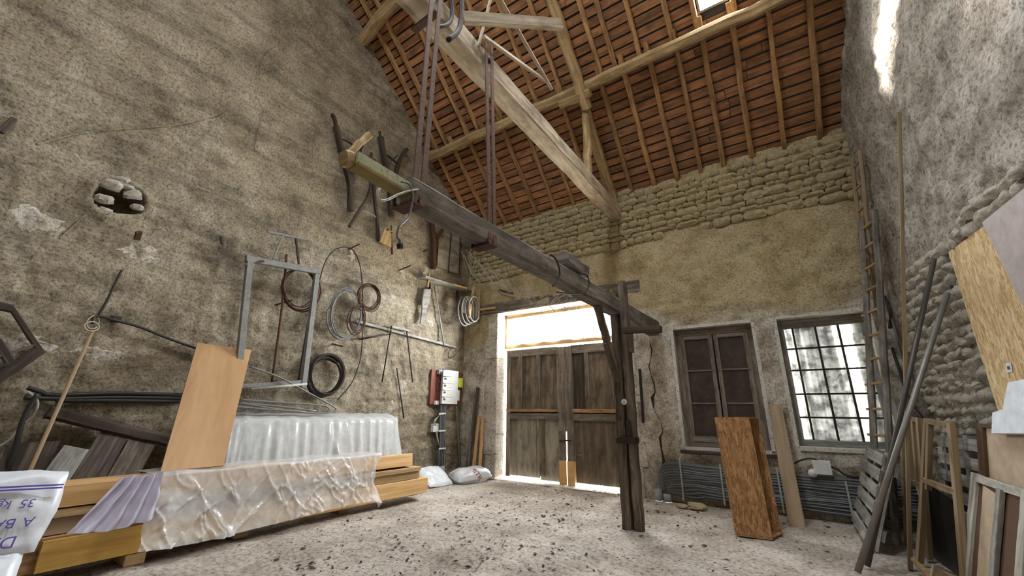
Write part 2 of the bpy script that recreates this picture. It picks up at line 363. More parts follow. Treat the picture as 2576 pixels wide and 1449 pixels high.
# ---- floor
xs = np.concatenate([np.linspace(-6.3, 3.1, 190)]); ys = np.concatenate([np.linspace(YF, 1.2, 30)[:-1], np.linspace(1.2, 7.75, 190)])
X, Y = np.meshgrid(xs, ys, indexing='ij')
Z = .030*fbm(X*.7, Y*.7, 3) + .026*fbm(X*4, Y*4, 5, 4) + .012*vn(X*16, Y*16, 8)
Z = Z*np.where(Y > 7.0, .5, 1)-.005
m = MB().grid(np.stack([X, Y, Z], -1)); floor = solo(m, 'floor', 'floor', 'bare earth and dust floor strewn with litter', kind='structure')
m = MB().slab([(-14, 7.7, -.06), (8, 7.7, -.06), (8, 22, -.06), (-14, 22, -.06)], .05, (0, 0, 1)); solo(m, 'floor_outside', 'ground', 'sunlit ground outside the gate', kind='structure')
# ---- wall left
ys = np.concatenate([np.linspace(YF, -.5, 10)[:-1], np.linspace(-.5, YB+.46, 280)]); ts = np.linspace(-.01, 1.02, 290)
Y, T = np.meshgrid(ys, ts, indexing='ij'); ZT = np.vectorize(zroof)(ys)[:, None]; Z = T*ZT
def DL(Y, Z):
    Y = np.asarray(Y, float); Z = np.asarray(Z, float); ZT = np.where(Y > YR, ZE+SL*(YB-Y), ZE+SL*(YB-YR)-SL*(YR-Y))
    up = sstep(2.6, 4.2, Z)
    sa, ca = math.sin(.5), math.cos(.5); S1 = Y*ca-Z*sa; S2 = Y*sa+Z*ca
    D = .05*fbm(Y*.6, Z*.6, 21, 3) + .030*fbm(S1*1.5, S2*6, 22, 4)*up + (1-.55*up)*(.045*fbm(Y*4.5, Z*5.5, 23, 4)+.03*vn(Y*15, Z*15, 25)) + .018*vn(Y*22, Z*22, 26)
    D += (sstep(.75, .0, (ZT-Z))*.06)*fbm(Y*5, Z*5, 33)                         # ragged stones under the roof edge
    hc = L(300, 505, 0); dh = np.hypot((Y-hc.y)/.20, (Z-hc.z)/.17)+.5*fbm(Y*5, Z*5, 41, 2)
    D -= .34*sstep(1.05, .75, dh); D += .05*sstep(1.0, 1.15, dh)*sstep(1.9, 1.2, dh)
    D = D*(sstep(YB+.05, YB-.25, Y)*.9+.1)
    return D
D = DL(Y, Z)
m = MB().grid(np.stack([XL+D, Y, Z], -1)); wl = solo(m, 'wall_left', 'wall_l', 'tall rough plastered gable wall', kind='structure')
# ---- wall right
ys = np.concatenate([np.linspace(YF, 2.2, 12)[:-1], np.linspace(2.2, YB+.46, 200)]); ts = np.linspace(-.01, 1.02, 260)
Y, T = np.meshgrid(ys, ts, indexing='ij'); ZT = np.vectorize(zroof)(ys)[:, None]; Z = T*ZT
low = sstep(4.1, 2.7, Z+.5*fbm(Y*.8, Z*.8, 50, 3)+.35*(Y-5))
D = .04*fbm(Y*.7, Z*.7, 51, 3) + .042*fbm(Y*6, Z*6, 52, 4) + .026*vn(Y*18, Z*18, 53) + low*.05*fbm(Y*5, Z*9, 54, 3)
D = D*(sstep(YB+.05, YB-.25, Y)*.9+.1)
m = MB().grid(np.stack([XR+KR*(YB-Y)-D, Y, Z], -1), flip=True); wr = solo(m, 'wall_right', 'wall_r', 'right gable wall of rubble and lime mortar', kind='structure')
# ---- wall back with its three openings
def lines(a, b, step, must):
    k = sorted(set([a, b]+must)); out = []
    for p, q in zip(k[:-1], k[1:]):
        n = max(1, round((q-p)/step)); out += list(np.linspace(p, q, n+1)[:-1])
    return np.array(out+[b])
xs = lines(XL-.1, XR+.1, .036, [w_[0] for w_ in WINS.values()]+[w_[1] for w_ in WINS.values()])
zs = lines(-.12, ZE+.12, .036, [w_[2] for w_ in WINS.values()]+[w_[3] for w_ in WINS.values()])
X, Z = np.meshgrid(xs, zs, indexing='ij')
near = np.full(X.shape, 9.); ins = np.zeros(X.shape, bool)
for a, b, c, d in WINS.values():
    dx = np.maximum(np.maximum(a-X, X-b), 0); dz = np.maximum(np.maximum(c-Z, Z-d), 0); near = np.minimum(near, np.hypot(dx, dz))
edge = 3.05+.25*fbm(X*.9, Z*.9, 61, 4)+.12*(X < -2.2)
D = .03*fbm(X*.8, Z*.8, 62, 3)+(.022+.02*sstep(2.8, 3.3, Z))*fbm(X*5, Z*6, 63, 4)+.016*vn(X*20, Z*20, 64)
D -= .035*sstep(edge+.02, edge-.02, Z)*0 - .03*sstep(edge-.10, edge-.02, Z)*sstep(edge+.10, edge+.03, Z)*(.5+vn(X*5, Z*7, 65))
D -= .05*sstep(4.30+.35*fbm(X*.8, Z*.8, 66, 3)-.04, 4.30+.35*fbm(X*.8, Z*.8, 66, 3)+.04, Z)                # mortar bed behind the bare stones
D -= .03*sstep(.62, .5, Z+.25*fbm(X*1.2, Z, 67, 3))
D *= sstep(0, .10, near)*.92+.08
m = MB(); nv = len(zs); m.v = np.stack([X, YB-D, Z], -1).reshape(-1, 3).tolist()
for i in range(len(xs)-1):
    for j in range(nv-1):
        cx, cz = (xs[i]+xs[i+1])/2, (zs[j]+zs[j+1])/2
        if any(a < cx < b and c < cz < d for a, b, c, d in WINS.values()): continue
        q = (i*nv+j, (i+1)*nv+j, (i+1)*nv+j+1, i*nv+j+1); m.f.append(q); m.sm.append(True); m.uv.append([(m.v[t][0], m.v[t][2]) for t in q])
wb = solo(m, 'wall_back', 'wall_b', 'eave wall with gate, two windows and a band of bare rubble under the roof', kind='structure')
# outer skin of that wall so that no daylight leaks round the openings
m = MB(); xo = [-7, *sorted(sum([[w_[0], w_[1]] for w_ in WINS.values()], [])), 2.2]
for a, b in zip(xo[:-1], xo[1:]):
    op = [w_ for w_ in WINS.values() if w_[0] <= (a+b)/2 <= w_[1]]
    for c, d in ([(-.2, op[0][2]), (op[0][3], ZE+.3)] if op else [(-.2, ZE+.3)]):
        if d-c > .01: m.slab([(a, YB+.44, c), (b, YB+.44, c), (b, YB+.44, d), (a, YB+.44, d)], .02, (0, 1, 0))
part(m, 'outer_face', 'ashlar', wb)
def reveal(n, a, b, c, d, dep, mat, sill=True):
    for q, nm in ((((a, YB-.005, c), (a, YB+dep, c), (a, YB+dep, d), (a, YB-.005, d)), (1, 0, 0)), (((b, YB+dep, c), (b, YB-.005, c), (b, YB-.005, d), (b, YB+dep, d)), (-1, 0, 0)), (((a, YB-.005, d), (a, YB+dep, d), (b, YB+dep, d), (b, YB-.005, d)), (0, 0, -1))):
        part(MB().slab(q, .05, nm), 'reveal', mat, wb)
    if sill: part(MB().slab([(a, YB-.03, c), (b, YB-.03, c), (b, YB+dep, c), (a, YB+dep, c)], .05, (0, 0, 1)), 'sill', mat, wb)
reveal('d', *WINS['dark'], .44, 'paintw'); reveal('l', *WINS['light'], .44, 'paintw')
reveal('g', *WINS['gate'], .44, 'ashlar', False)
# dressed stones of the gate jambs
z = 0.
for k, h_ in enumerate([.46, .40, .62, .44, .50, .42, .50]):
    wd = .34 if k % 2 else .26
    if z+h_ > GZ1+.02: h_ = GZ1-z
    part(MB().beam((GX0-wd/2+.012, YB+.15, z+.004), (GX0-wd/2+.012, YB+.15, z+h_-.006), .33, wd, (1, 0, 0), .05, 3, .004, seed=k), 'jamb_stone', 'ashlar', wb)
    part(MB().beam((GX1+wd/2-.012, YB+.15, z+.004), (GX1+wd/2-.012, YB+.15, z+h_-.006), .33, wd, (1, 0, 0), .05, 3, .004, seed=k+9), 'jamb_stone', 'ashlar', wb)
    z += h_
part(MB().beam((GX0-.55, YB+.10, GZ1+.13), (GX1+.45, YB+.10, GZ1+.13), .24, .24, (0, 0, 1), .08, 8, .008), 'lintel', 'gate', wb)
for a, b in (((1205, 762), (1470, 728)), ((1480, 742), (1670, 702))):
    pass
# bare rubble stones, each one its own
def stone_mesh(seed, n=5):
    R = random.Random(seed); pts = []; rows = 4; cols = 5; g = np.zeros((cols, rows, 3))
    for i in range(cols):
        for j in range(rows):
            u, v = i/(cols-1)*2-1, j/(rows-1)*2-1
            sx = .5*(1-.14*abs(v)**4*R.uniform(0, 1.6)); sz = .5*(1-.22*abs(u)**3*R.uniform(-.2, 1.5))
            e = max(abs(u), abs(v)); g[i, j] = (u*sx+R.uniform(-.05, .05), -(.5-.40*e**8)+R.uniform(-.13, .10), v*sz+R.uniform(-.06, .06))
    mb = MB(); mb.grid(g, seed % 2 == 0)
    ring = [(i, 0) for i in range(cols)]+[(cols-1, j) for j in range(1, rows)]+[(i, rows-1) for i in range(cols-2, -1, -1)]+[(0, j) for j in range(rows-2, 0, -1)]
    base = len(mb.v); nr = len(ring)
    for i, j in ring: mb.v.append((g[i, j][0]*1.02, .5, g[i, j][2]*1.02))
    for k in range(nr):
        k2 = (k+1) % nr; a = ring[k][0]*rows+ring[k][1]; b = ring[k2][0]*rows+ring[k2][1]; mb.f.append((b, a, base+k, base+k2)); mb.sm.append(True); mb.uv.append([(0, 0)]*4)
    return mb.mesh('stone')
SM = [stone_mesh(k) for k in range(14)]; SMR = [stone_mesh(k+50) for k in range(14)]
cnt = 0; z = 4.12
while z < ZE-.02:
    h_ = random.uniform(.085, .15); x = XL+.02+random.uniform(0, .15)
    while x < XR-.05 and cnt < 320:
        wd = random.choice([random.uniform(.12, .22), random.uniform(.18, .40)]); lowz = 4.30+.35*float(fbm(np.array(x*.8), np.array(z*.8), 66, 3))
        if z+h_*.3 > lowz and z+h_ < ZE+.05:
            piece(random.choice(SM), 'stone', 'stone', wb, (x+wd/2, YB+.005+random.uniform(-.006, .01), z+h_/2+random.uniform(-.012, .012)), (0, random.uniform(-.06, .06), random.uniform(-.05, .05)), (wd*.97, random.uniform(.09, .13), h_*.96)); cnt += 1
        x += wd
    z += h_
nR = V((-1, -KR, 0)).normalized(); angR = math.atan2(KR, 1)
cnt = 0; z = .75
while z < 3.7:
    h_ = random.uniform(.09, .14); y = 4.1+random.uniform(0, .1)
    while y < 6.85:
        wd = random.uniform(.11, .22)
        top = 2.95+.12*(5.6-y)+.5*float(fbm(np.array(y*.9), np.array(z*.9), 77, 3))
        if z < top and cnt < 300 and not (y < 5.35 and z < 2.75) and not (y < 4.75 and z > 3.05):
            piece(random.choice(SMR), 'stone', 'stone_r', wr, (xright(y)-.012, y+wd/2, z+h_/2+random.uniform(-.02, .02)), (random.uniform(-.4, .4), random.uniform(-.25, .25), -math.pi/2+angR+random.uniform(-.2, .2)), (wd*random.uniform(.85, 1.15), random.uniform(.06, .12), h_*.98)); cnt += 1
        y += wd
    z += h_
# cracks and missing render on the back wall
def strip(pts, wds):
    mb = MB(); P_ = [B(x, y, .012) for x, y in pts]; a = []
    for p, w_ in zip(P_, wds): a += [p+V((-w_, 0, 0)), p+V((w_, 0, .0))]
    mb.add(a, [(2*i, 2*i+1, 2*i+3, 2*i+2) for i in range(len(pts)-1)]); return mb
part(strip([(1633, 857), (1640, 880), (1637, 905), (1632, 920), (1638, 945), (1645, 963), (1648, 985), (1641, 1000), (1645, 1030), (1662, 1062), (1668, 1085)], [.003, .012, .003, .010, .004, .012, .008, .03, .003, .003, .005]), 'crack', 'crack', wb)
part(strip([(1668, 1085), (1660, 1100), (1664, 1130), (1670, 1160), (1664, 1185)], [.005, .02, .012, .022, .006]), 'crack', 'crack', wb)
# rubble rim of the hole in the left wall
for k, (x, y, s) in enumerate([(280, 462, .16), (305, 452, .13), (262, 500, .13), (335, 487, .14), (345, 520, .10), (268, 530, .09), (322, 470, .12)]):
    p = L(x, y, .02); piece(SMR[(2*k+1) % 14], 'rim_stone', 'stone_r', wl, p, (random.uniform(-.8, .8), random.uniform(-.3, .3), math.pi/2+random.uniform(-.4, .4)), (s*1.2, s*.6, s*.75))
# ---- wall behind the viewer
m = MB().slab([(XL-.3, YF, -.1), (XL-.3, YF, zroof(YF)+.2), (xright(YF)+.3, YF, zroof(YF)+.2), (xright(YF)+.3, YF, -.1)], .2, (0, 1, 0))
solo(m, 'wall_rear', 'wall_b', 'wall behind the viewer', kind='structure')
# ---- ceiling: membrane, boards and rafters
sn = V((0, SL, 1)).normalized(); sdir = V((0, -1, SL)).normalized()
m = MB()
def rq(x0, x1, y0, y1, o): return [V((x0, y0, zroof(y0)+o)), V((x1, y0, zroof(y0)+o)), V((x1, y1, zroof(y1)+o)), V((x0, y1, zroof(y1)+o))]
xe = sorted(set([-6.6]+[s[0] for s in SKYL]+[s[1] for s in SKYL]+[2.4]))
for a, b in zip(xe[:-1], xe[1:]):
    cuts = sorted([(s[2], s[3]) for s in SKYL if s[0] < (a+b)/2 < s[1]]); y = YR+.001
    for c, d in cuts+[(YB+.5, None)]:
        m.slab(rq(a, b, y, c, .075), .02, (0, SL, 1)); y = d
s = FILLB[0]
for x0, x1, y0, y1 in ((-6.6, s[0], YF-.3, YR), (s[1], 2.9, YF-.3, YR), (s[0], s[1], YF-.3, s[2]), (s[0], s[1], s[3], YR)):
    m.slab([V((x0, y0, zroof(y0)+.075)), V((x1, y0, zroof(y0)+.075)), V((x1, y1-.0001, zroof(y1-.0001)+.075)), V((x0, y1-.0001, zroof(y1-.0001)+.075))], .02, (0, -SL, 1))
ce = solo(m, 'ceiling', 'under', 'steep boarded roof slope on rafters over a black membrane', kind='structure')
pitch = .117; y = YB+.10; row = 0
while y > YR+.1:
    x = -6.35; cutx = sorted([-6.35+random.uniform(1.5, 3.0), -2.4+random.uniform(-.5, .5), random.uniform(-.6, .4)]); xend = xright(y)+.05
    segs = list(zip([x]+cutx, cutx+[xend]))
    out = []
    for a, b in segs:
        cur = [(a+.004, b-.004)]
        for s in SKYL:
            if s[2]-.06 < y-pitch/2 < s[3]+.06:
                nx = []
                for p, q in cur:
                    if q <= s[0] or p >= s[1]: nx.append((p, q)); continue
                    if p < s[0]: nx.append((p, s[0]))
                    if q > s[1]: nx.append((s[1], q))
                cur = nx
        out += cur
    for a, b in out:
        if b-a < .1: continue
        yy = y-pitch/2; c0 = V((a, yy, zroof(yy)+.022+random.uniform(0, .006))); c1 = V((b, yy, c0.z))
        part(MB().beam(c0+sdir*random.uniform(-.003, .003), c1+sdir*random.uniform(-.003, .003), .128+random.uniform(-.010, .006), .02, sn, .1, 1, 0, seed=row), 'roof_board', 'board', ce)
    y -= pitch; row += 1
RX = [-6.0, -5.52, -5.08, -4.63, -4.2, -3.74, -3.3, -2.84, -2.06, -1.62, -1.2, -.79, -.42, .02, .49, .97]
YP = 5.58
def slp(x, y, o): return V((x, y, zroof(y)+o))
for k, x in enumerate(RX):
    part(MB().beam(slp(x+.0, YB+.08, -.036), slp(x+.07+random.uniform(-.02, .03), YP-.12, -.036), .075+random.uniform(-.008, .01), .085, sn, .14, 6, .006, seed=k), 'rafter', 'rafter', ce)
    xu = x+random.choice([.12, -.06, .05])
    part(MB().beam(slp(xu, YP+.12, -.038), slp(xu+.05, YR+.05, -.038), .075, .085, sn, .14, 8, .006, seed=k+40), 'rafter', 'rafter', ce)
for k, s in enumerate(SKYL):
    c = V(((s[0]+s[1])/2, (s[2]+s[3])/2, 0)); g_ = thing('skylight', None, None, V((c.x, c.y, zroof(c.y)))); del g_['org']; g_['kind'] = 'structure'; g_.name = 'window_%d' % (k+3)
    g_['label'] = ['skylight just above the purlin near the right wall', 'wide unseen skylight high in the roof, added for fill light'][k]
    for a, b in (((s[0], s[2]), (s[1], s[2])), ((s[0], s[3]), (s[1], s[3])), ((s[0], s[2]), (s[0], s[3])), ((s[1], s[2]), (s[1], s[3]))):
        part(MB().beam(slp(a[0], a[1], .05), slp(b[0], b[1], .05), .03, .06, sn, 0), 'frame', 'galv', g_)
# ---- roof timbers
def timber(name, label, mat, p0, p1, w_, h_, up=(0, 0, 1), **k): return solo(MB().beam(p0, p1, w_, h_, up, **k), name, mat, label, 'beam')
timber('purlin', 'long rough oak purlin carrying the rafters along the roof slope', 'oak', (XL-.1, YP-.06, zroof(YP)-.17), (xright(YP)+.1, YP-.02, zroof(YP)-.19), .17, .19, sn, segs=26, jit=.012, ch=.22)
timber('purlin', 'upper curved purlin entering the left wall near the ridge', 'oak', (XL-.1, 3.62, zroof(3.62)-.22), (1.9, 3.5, zroof(3.5)-.22), .20, .22, sn, segs=20, jit=.012, ch=.22, bow=(0, -.25, .22))
XT = -2.4
tie = timber('tie_beam', 'heavy whitened tie beam running from the back wall overhead', 'oakgrey', (XT, YB+.2, 5.10), (XT, -.4, 5.06), .24, .25, (0, 0, 1), segs=22, jit=.008, ch=.06)
timber('principal_rafter', 'principal rafter rising from the tie beam end along the roof', 'oak', (XT, 7.32, 5.12), (XT, 5.92, 6.62), .16, .18, (0, 1, .8), segs=8, jit=.01, ch=.15)
timber('principal_rafter', 'upper rounded principal rafter lapping past the purlin', 'oak', (XT+.1, 5.75, 6.55), (XT+.1, 2.6, 9.15), .17, .19, (0, 1, .8), segs=14, jit=.014, ch=.26, bow=(0, .04, .06))
timber('strut', 'upright strut between the tie beam and the roof timbers', 'oak', (XT+.02, 5.80, 5.2), (XT+.06, 5.82, 6.75), .13, .15, (0, 1, 0), segs=8, jit=.012, ch=.25)
timber('roof_plank', 'short squared plank end jutting out beside the upper rafter', 'oakgrey', px(1165, 45, 0, XT+.3), px(1412, 62, 0, XT+.95), .05, .13, (0, 0, 1), ch=.05)
timber('roof_plank', 'stub of old timber behind the upper rafter under the purlin', 'oak', (XT-.35, YP-.02, zroof(YP)-.33), (XT+.25, YP-.02, zroof(YP)-.33), .14, .14, sn, segs=4, jit=.01, ch=.15)
def lath(label, a, b, X0, X1, w_=.05, h_=.03, mat='oakgrey'): timber('lath', label, mat, px(*a, 0, X0), px(*b, 0, X1), w_, h_, (1, 0, .3), ch=.05)
lath('longer of two pale laths crossing under the roof', (1245, -25), (1388, 225), -2.1, -2.1, .055, .04)
lath('flat grey lath pointing at the end of the longer lath', (1218, 93), (1377, 207), -2.15, -2.12, .05, .03)
lath('thin lath standing on the tie beam beside the crossing laths', (1240, -25), (1203, 118), -2.2, -2.24, .03, .02)
# tie beam irons
def ubolt(label, pts, X, r=.022):
    solo(MB().tube(path([px(x, y, 0, X) for x, y in pts], 5), r, 8), 'iron_hook', 'iron', label, 'hook')
ubolt('thick iron hook clasping the tie beam at the top of the picture', [(1162, -20), (1160, 45), (1152, 78), (1128, 100)], -2.2, .026)
ubolt('inner iron hook beside the thick one on the tie beam', [(1133, -20), (1137, 40), (1125, 62), (1100, 68)], -2.24, .02)
# white plaster patches left on the wall
for k, (x, y, rx, ry) in enumerate(((350, 632, .20, .10), (90, 555, .18, .14), (1014, 690, .09, .13), (1070, 688, .10, .14), (985, 1022, .09, .11), (1012, 970, .07, .1), (50, 860, .2, .12), (240, 885, .2, .06), (884, 640, .08, .1), (780, 985, .1, .06), (1080, 812, .08, .08))):
    c = L(x, y, 0); g = np.zeros((9, 17, 3))
    for j in range(17):
        a = 2*math.pi*j/16; rr = 1+1.1*float(fbm(np.array(math.cos(a)*2.+k*7), np.array(math.sin(a)*2.), 300, 3))
        for i in range(9):
            f = i/8*rr; yy, zz = c.y+rx*f*math.cos(a), c.z+ry*f*math.sin(a); g[i, j] = (XL+float(DL(yy, zz))+.010*(1-(i/8)**4)-.004, yy, zz)
    part(MB().grid(g), 'plaster_patch', 'patch', wl)
# ridges of mortar over old wires
for pts in ([(92, 362), (180, 340), (250, 329), (400, 318), (480, 308), (560, 284)], [(478, 378), (520, 335), (562, 282)], [(150, 600), (215, 540)], [(648, 190), (660, 140), (692, 115)], [(640, 380), (650, 330), (668, 270)]):
    P_ = path([L(x, y, 0) for x, y in pts], 8); part(MB().tube([V((XL+float(DL(p.y, p.z))+.006, p.y, p.z)) for p in P_], .011, 6), 'mortar_ridge', 'wall_l', wl)
# ================================================================== GATE AND WINDOWS
YG = YB+.36
def G(x, y, off=0.): return px(x, y, 1, YG-off)
gx0, gxm, gx1 = GX0+.05, -3.80, GX1-.05
ZG0, ZG1 = .035, 2.62
gate = thing('door_1', 'old double-leaf timber gate under a bright transom', None, V(((gx0+gx1)/2, YG, 0))); gate['kind'] = 'structure'
def gb(p0, p1, w_, h_, name, mat, par=gate, **k): return part(MB().beam(p0, p1, w_, h_, (0, 1, 0), k.pop('ch', .05), **k), name, mat, par)
def vert(x, z0, z1, w_, th, off, name, mat, par=gate, **k): return gb((x, YG-off, z0), (x, YG-off, z1), w_, th, name, mat, par, segs=6, jit=.003, **k)
def horz(x0, x1, z, h_, th, off, name, mat, par=gate, **k): return gb((x0, YG-off, z), (x1, YG-off, z), h_, th, name, mat, par, segs=6, jit=.003, **k)
def leafroot(name): o = bpy.data.objects.new(name, None); COL.objects.link(o); o.parent = gate; return o
# panels
def panel(x0, x1, z0, z1, mat, name='panel', off=0.): return part(MB().slab([(x0, YG-off, z0), (x1, YG-off, z0), (x1, YG-off, z1), (x0, YG-off, z1)], .02, (0, -1, 0), (0, 0, 1)), name, mat, gate)
ub = [gx0, -4.86, -4.42, gxm-.01]
for a, b in zip(ub[:-1], ub[1:]): panel(a, b-.004, 1.26, 2.6, 'gbrown', 'board')
ub = [gxm+.02, -3.34, gx1]
panel(ub[0], ub[1]-.004, 1.26, 2.6, 'dark', 'board'); panel(ub[1], ub[2], 1.26, 2.6, 'gbrown', 'board')
panel(gx0, -4.42, ZG0+.02, 1.3, 'gpale', 'board'); panel(-4.41, gxm-.01, ZG0-.01, 1.3, 'gpale', 'board')
panel(gxm+.03, gx1, ZG0+.01, 1.3, 'gbrown', 'board')
for x, w_ in ((gx0+.05, .10), (-4.86, .075), (-4.42, .085), (gxm-.08, .168), (gxm+.09, .165), (-3.32, .085), (-2.83, .08), (gx1-.05, .1)):
    lo = .95 if abs(x-gxm) < .1 else (1.3 if -5.1 < x < -2.7 else ZG0)
    vert(x, lo, 2.6, w_, .05 if abs(x-gxm) > .1 else .07, .03, 'stile' if lo < 1. else 'batten', 'gate')
vert(-4.36, .1, 1.22, .11, .03, .02, 'batten', 'gbrown'); vert(-4.55, .1, 1.22, .12, .02, .015, 'batten', 'gpale')
vert(gxm-.083, .42, .95, .155, .07, .03, 'stile', 'gate'); vert(gxm+.098, .42, .95, .145, .07, .03, 'stile', 'gate')
vert(gxm-.085, .0, .42, .16, .07, .035, 'foot_block', 'pine'); vert(gxm+.09, .0, .42, .15, .07, .035, 'foot_block', 'pine')
horz(gx0, gxm-.16, 1.335, .06, .05, .04, 'rail', 'rafter'); horz(gxm+.16, gx1, 1.335, .07, .05, .04, 'rail', 'rafter')
horz(gx0, gxm-.16, 1.22, .12, .05, .03, 'rail', 'gate'); horz(gxm+.16, gx1, 1.215, .13, .05, .03, 'rail', 'gate')
horz(gx0, gxm-.16, 2.54, .15, .05, .03, 'rail', 'gate'); horz(gxm+.16, gx1, 2.53, .17, .05, .03, 'rail', 'gate')
part(MB().tube(path([G(1449, 1143, .05), G(1457, 1145, .10), G(1468, 1144, .05)], 5), .008, 6), 'handle', 'galv', gate)
part(MB().beam(G(1408, 1108, .08), G(1436, 1108, .08), .04, .02, (0, 0, 1)), 'latch', 'iron', gate)
# transom frame and the loose film hanging in it
horz(GX0, GX1, 2.70, .09, .10, .02, 'transom_rail', 'pine'); horz(GX0, GX1, GZ1-.05, .07, .10, .02, 'transom_rail', 'oak')
vert(GX0+.03, 2.7, GZ1, .05, .10, .02, 'transom_post', 'oak'); vert(GX1-.03, 2.7, GZ1, .05, .10, .02, 'transom_post', 'oak')
g = np.zeros((50, 8, 3))
for i in range(50):
    for j in range(8):
        u, v = i/49, j/7; g[i, j] = (GX0+.06+u*(GX1-GX0-.15), YG-.09-.05*math.sin(u*9)*v-.02*math.sin(u*31), 2.72+v*(.07+.06*math.sin(u*5+1)+.03*math.sin(u*17)))
part(MB().grid(g), 'film', 'film', gate)
# dark casement window
YD = YB+.16
wd = thing('window_1', 'dark casement window with six dusty panes', None, V((-.98, YD, .8))); wd['kind'] = 'structure'
a, b, c, d = WINS['dark']; a -= .01; b += .01; c -= .01; d += .01
def wbm(p0, p1, w_, th, name, mat, par, y): return part(MB().beam(V((p0[0], y, p0[1])), V((p1[0], y, p1[1])), w_, th, (0, 1, 0), .1, 4, .002), name, mat, par)
mid = (a+b)/2
for x0, x1, z0, z1, w_ in ((a+.045, a+.045, c, d, .10), (b-.045, b-.045, c, d, .10), (a, b, d-.06, d-.06, .13), (a, b, c+.04, c+.04, .10)): wbm((x0, z0), (x1, z1), w_, .09, 'frame', 'gate', wd, YD)
d -= .05
for s0, s1 in ((a+.09, mid-.012), (mid+.012, b-.09)):
    sash = part(MB().beam((s0+.03, YD-.03, c+.08), (s0+.03, YD-.03, d-.08), .065, .045, (0, 1, 0), .1, 4, .002), 'sash', 'gate', wd)
    for q0, q1, w_ in (((s1-.03, c+.08), (s1-.03, d-.08), .065), ((s0, d-.11), (s1, d-.11), .06), ((s0, c+.13), (s1, c+.13), .09)): wbm(q0, q1, w_, .045, 'sash_rail', 'gate', sash, YD-.03)
    zb = [c+.15, c+.15+(d-c-.29)*.335, c+.15+(d-c-.29)*.67, d-.14]
    for k in range(3):
        part(MB().slab([(s0+.06, YD-.02, zb[k]), (s1-.06, YD-.02, zb[k]), (s1-.06, YD-.02, zb[k+1]), (s0+.06, YD-.02, zb[k+1])], .006, (0, -1, 0)), 'pane', 'dpane', sash)
        if k: wbm((s0+.05, zb[k]), (s1-.05, zb[k]), .025, .03, 'glazing_bar', 'gate', sash, YD-.03)
part(MB().tube(path([V((mid, YD-.09, c+.9)), V((mid, YD-.1, 1.75)), V((mid, YD-.09, d-.1))], 4), .007, 6), 'bolt', 'iron', wd)
part(MB().beam((a-.05, YB+.02, c-.055), (b+.1, YB+.02, c-.055), .25, .05, (0, 0, 1), .1, 4, .004), 'ledge', 'dark', wd)
part(MB().slab([(a, YB+.3, c), (b, YB+.3, c), (b, YB+.3, d+.06), (a, YB+.3, d+.06)], .03, (0, -1, 0)), 'shutter', 'dark', wd)
# bright window of milky panes in iron bars
YW = YB+.20
wl2 = thing('window_2', 'bright barred window with milky dirty panes and painted streaks of light', None, V((.46, YW, .88))); wl2['kind'] = 'structure'
a, b, c, d = WINS['light']; a -= .01; b += .01; c -= .01; d += .01
for x0, x1, z0, z1, w_ in ((a+.04, a+.04, c, d, .08), (b-.04, b-.04, c, d, .08), (a, b, d-.07, d-.07, .14), (a, b, c+.05, c+.05, .10)): wbm((x0, z0), (x1, z1), w_, .08, 'frame', 'wgrey', wl2, YW+.02)
cx = [px(x, y, 1, YW).x for x, y in ((1967, 829), (1993, 828), (2050, 824), (2107, 819), (2168, 814))]; cx[0] = a+.06; cx[-1] = b-.06
cz = [px(x, y, 1, YW).z for x, y in ((2030, 1112), (2030, 1050), (2030, 991.5), (2030, 931), (2030, 876), (2060, 822))]; cz[0] = c+.07; cz[-1] = d-.12
for x in cx[1:-1]: part(MB().beam((x, YW, cz[0]), (x, YW, cz[-1]), .026, .03, (0, 1, 0), .1), 'glazing_bar', 'iron', wl2)
for z in cz[1:-1]: part(MB().beam((cx[0], YW, z), (cx[-1], YW, z), .024, .026, (0, 1, 0), .1), 'glazing_bar', 'iron', wl2)
for i in range(4):
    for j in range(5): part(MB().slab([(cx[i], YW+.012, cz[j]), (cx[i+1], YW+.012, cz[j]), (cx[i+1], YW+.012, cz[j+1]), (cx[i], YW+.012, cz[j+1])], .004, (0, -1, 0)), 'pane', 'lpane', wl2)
# ================================================================== POST AND LOW BEAM
XB_ = -1.85
P0 = F(1592, 1336)
pt = thing('timber_post', 'dark double timber post standing in the middle of the floor', 'post', V((P0.x, P0.y, 0)))
pxx, pyy = P0.x, P0.y+.02
part(MB().beam((pxx-.055, pyy, -.02), (pxx-.055, pyy+.04, 2.86), .105, .16, (0, 1, 0), .12, 16, .008), 'leg', 'post', pt)
part(MB().beam((pxx+.068, pyy+.02, -.02), (pxx+.068, pyy+.05, 3.02), .085, .15, (0, 1, 0), .12, 16, .006), 'leg', 'post', pt)
part(MB().beam((pxx+.01, pyy-.02, .95), (pxx+.01, pyy-.02, 1.02), .24, .2, (0, 1, 0), .1), 'band', 'iron', pt)
part(MB().beam((pxx+.06, pyy-.085, 1.0), (pxx+.06, pyy-.085, 1.22), .05, .03, (0, 1, 0), .1), 'plate', 'iron', pt)
part(MB().beam((pxx-.06, 4.60, 2.58), (pxx-.06, pyy-.03, 1.70), .08, .10, (0, 1, .7), .15, 8, .006), 'brace', 'post', pt)
part(MB().tube(loop(V((pxx-.115, pyy+.06, 2.0)), .05, .17, 'y', 28), .012, 8, True), 'hoop', 'cable_b', pt)
part(MB().tube([px(1570, 1011, 1, pyy-.09), px(1570, 1011, 1, pyy-.11)], .035, 16), 'insulator', 'white', pt)
part(MB().tube([px(1570, 1011, 1, pyy-.11), px(1570, 1011, 1, pyy-.125)], .014, 10), 'insulator_knob', 'grey_pl', pt)
part(MB().beam((pxx+.13, pyy+.02, 2.05), (pxx+.13, pyy+.02, 2.3), .06, .08, (0, 1, 0), .1), 'cleat', 'post', pt)
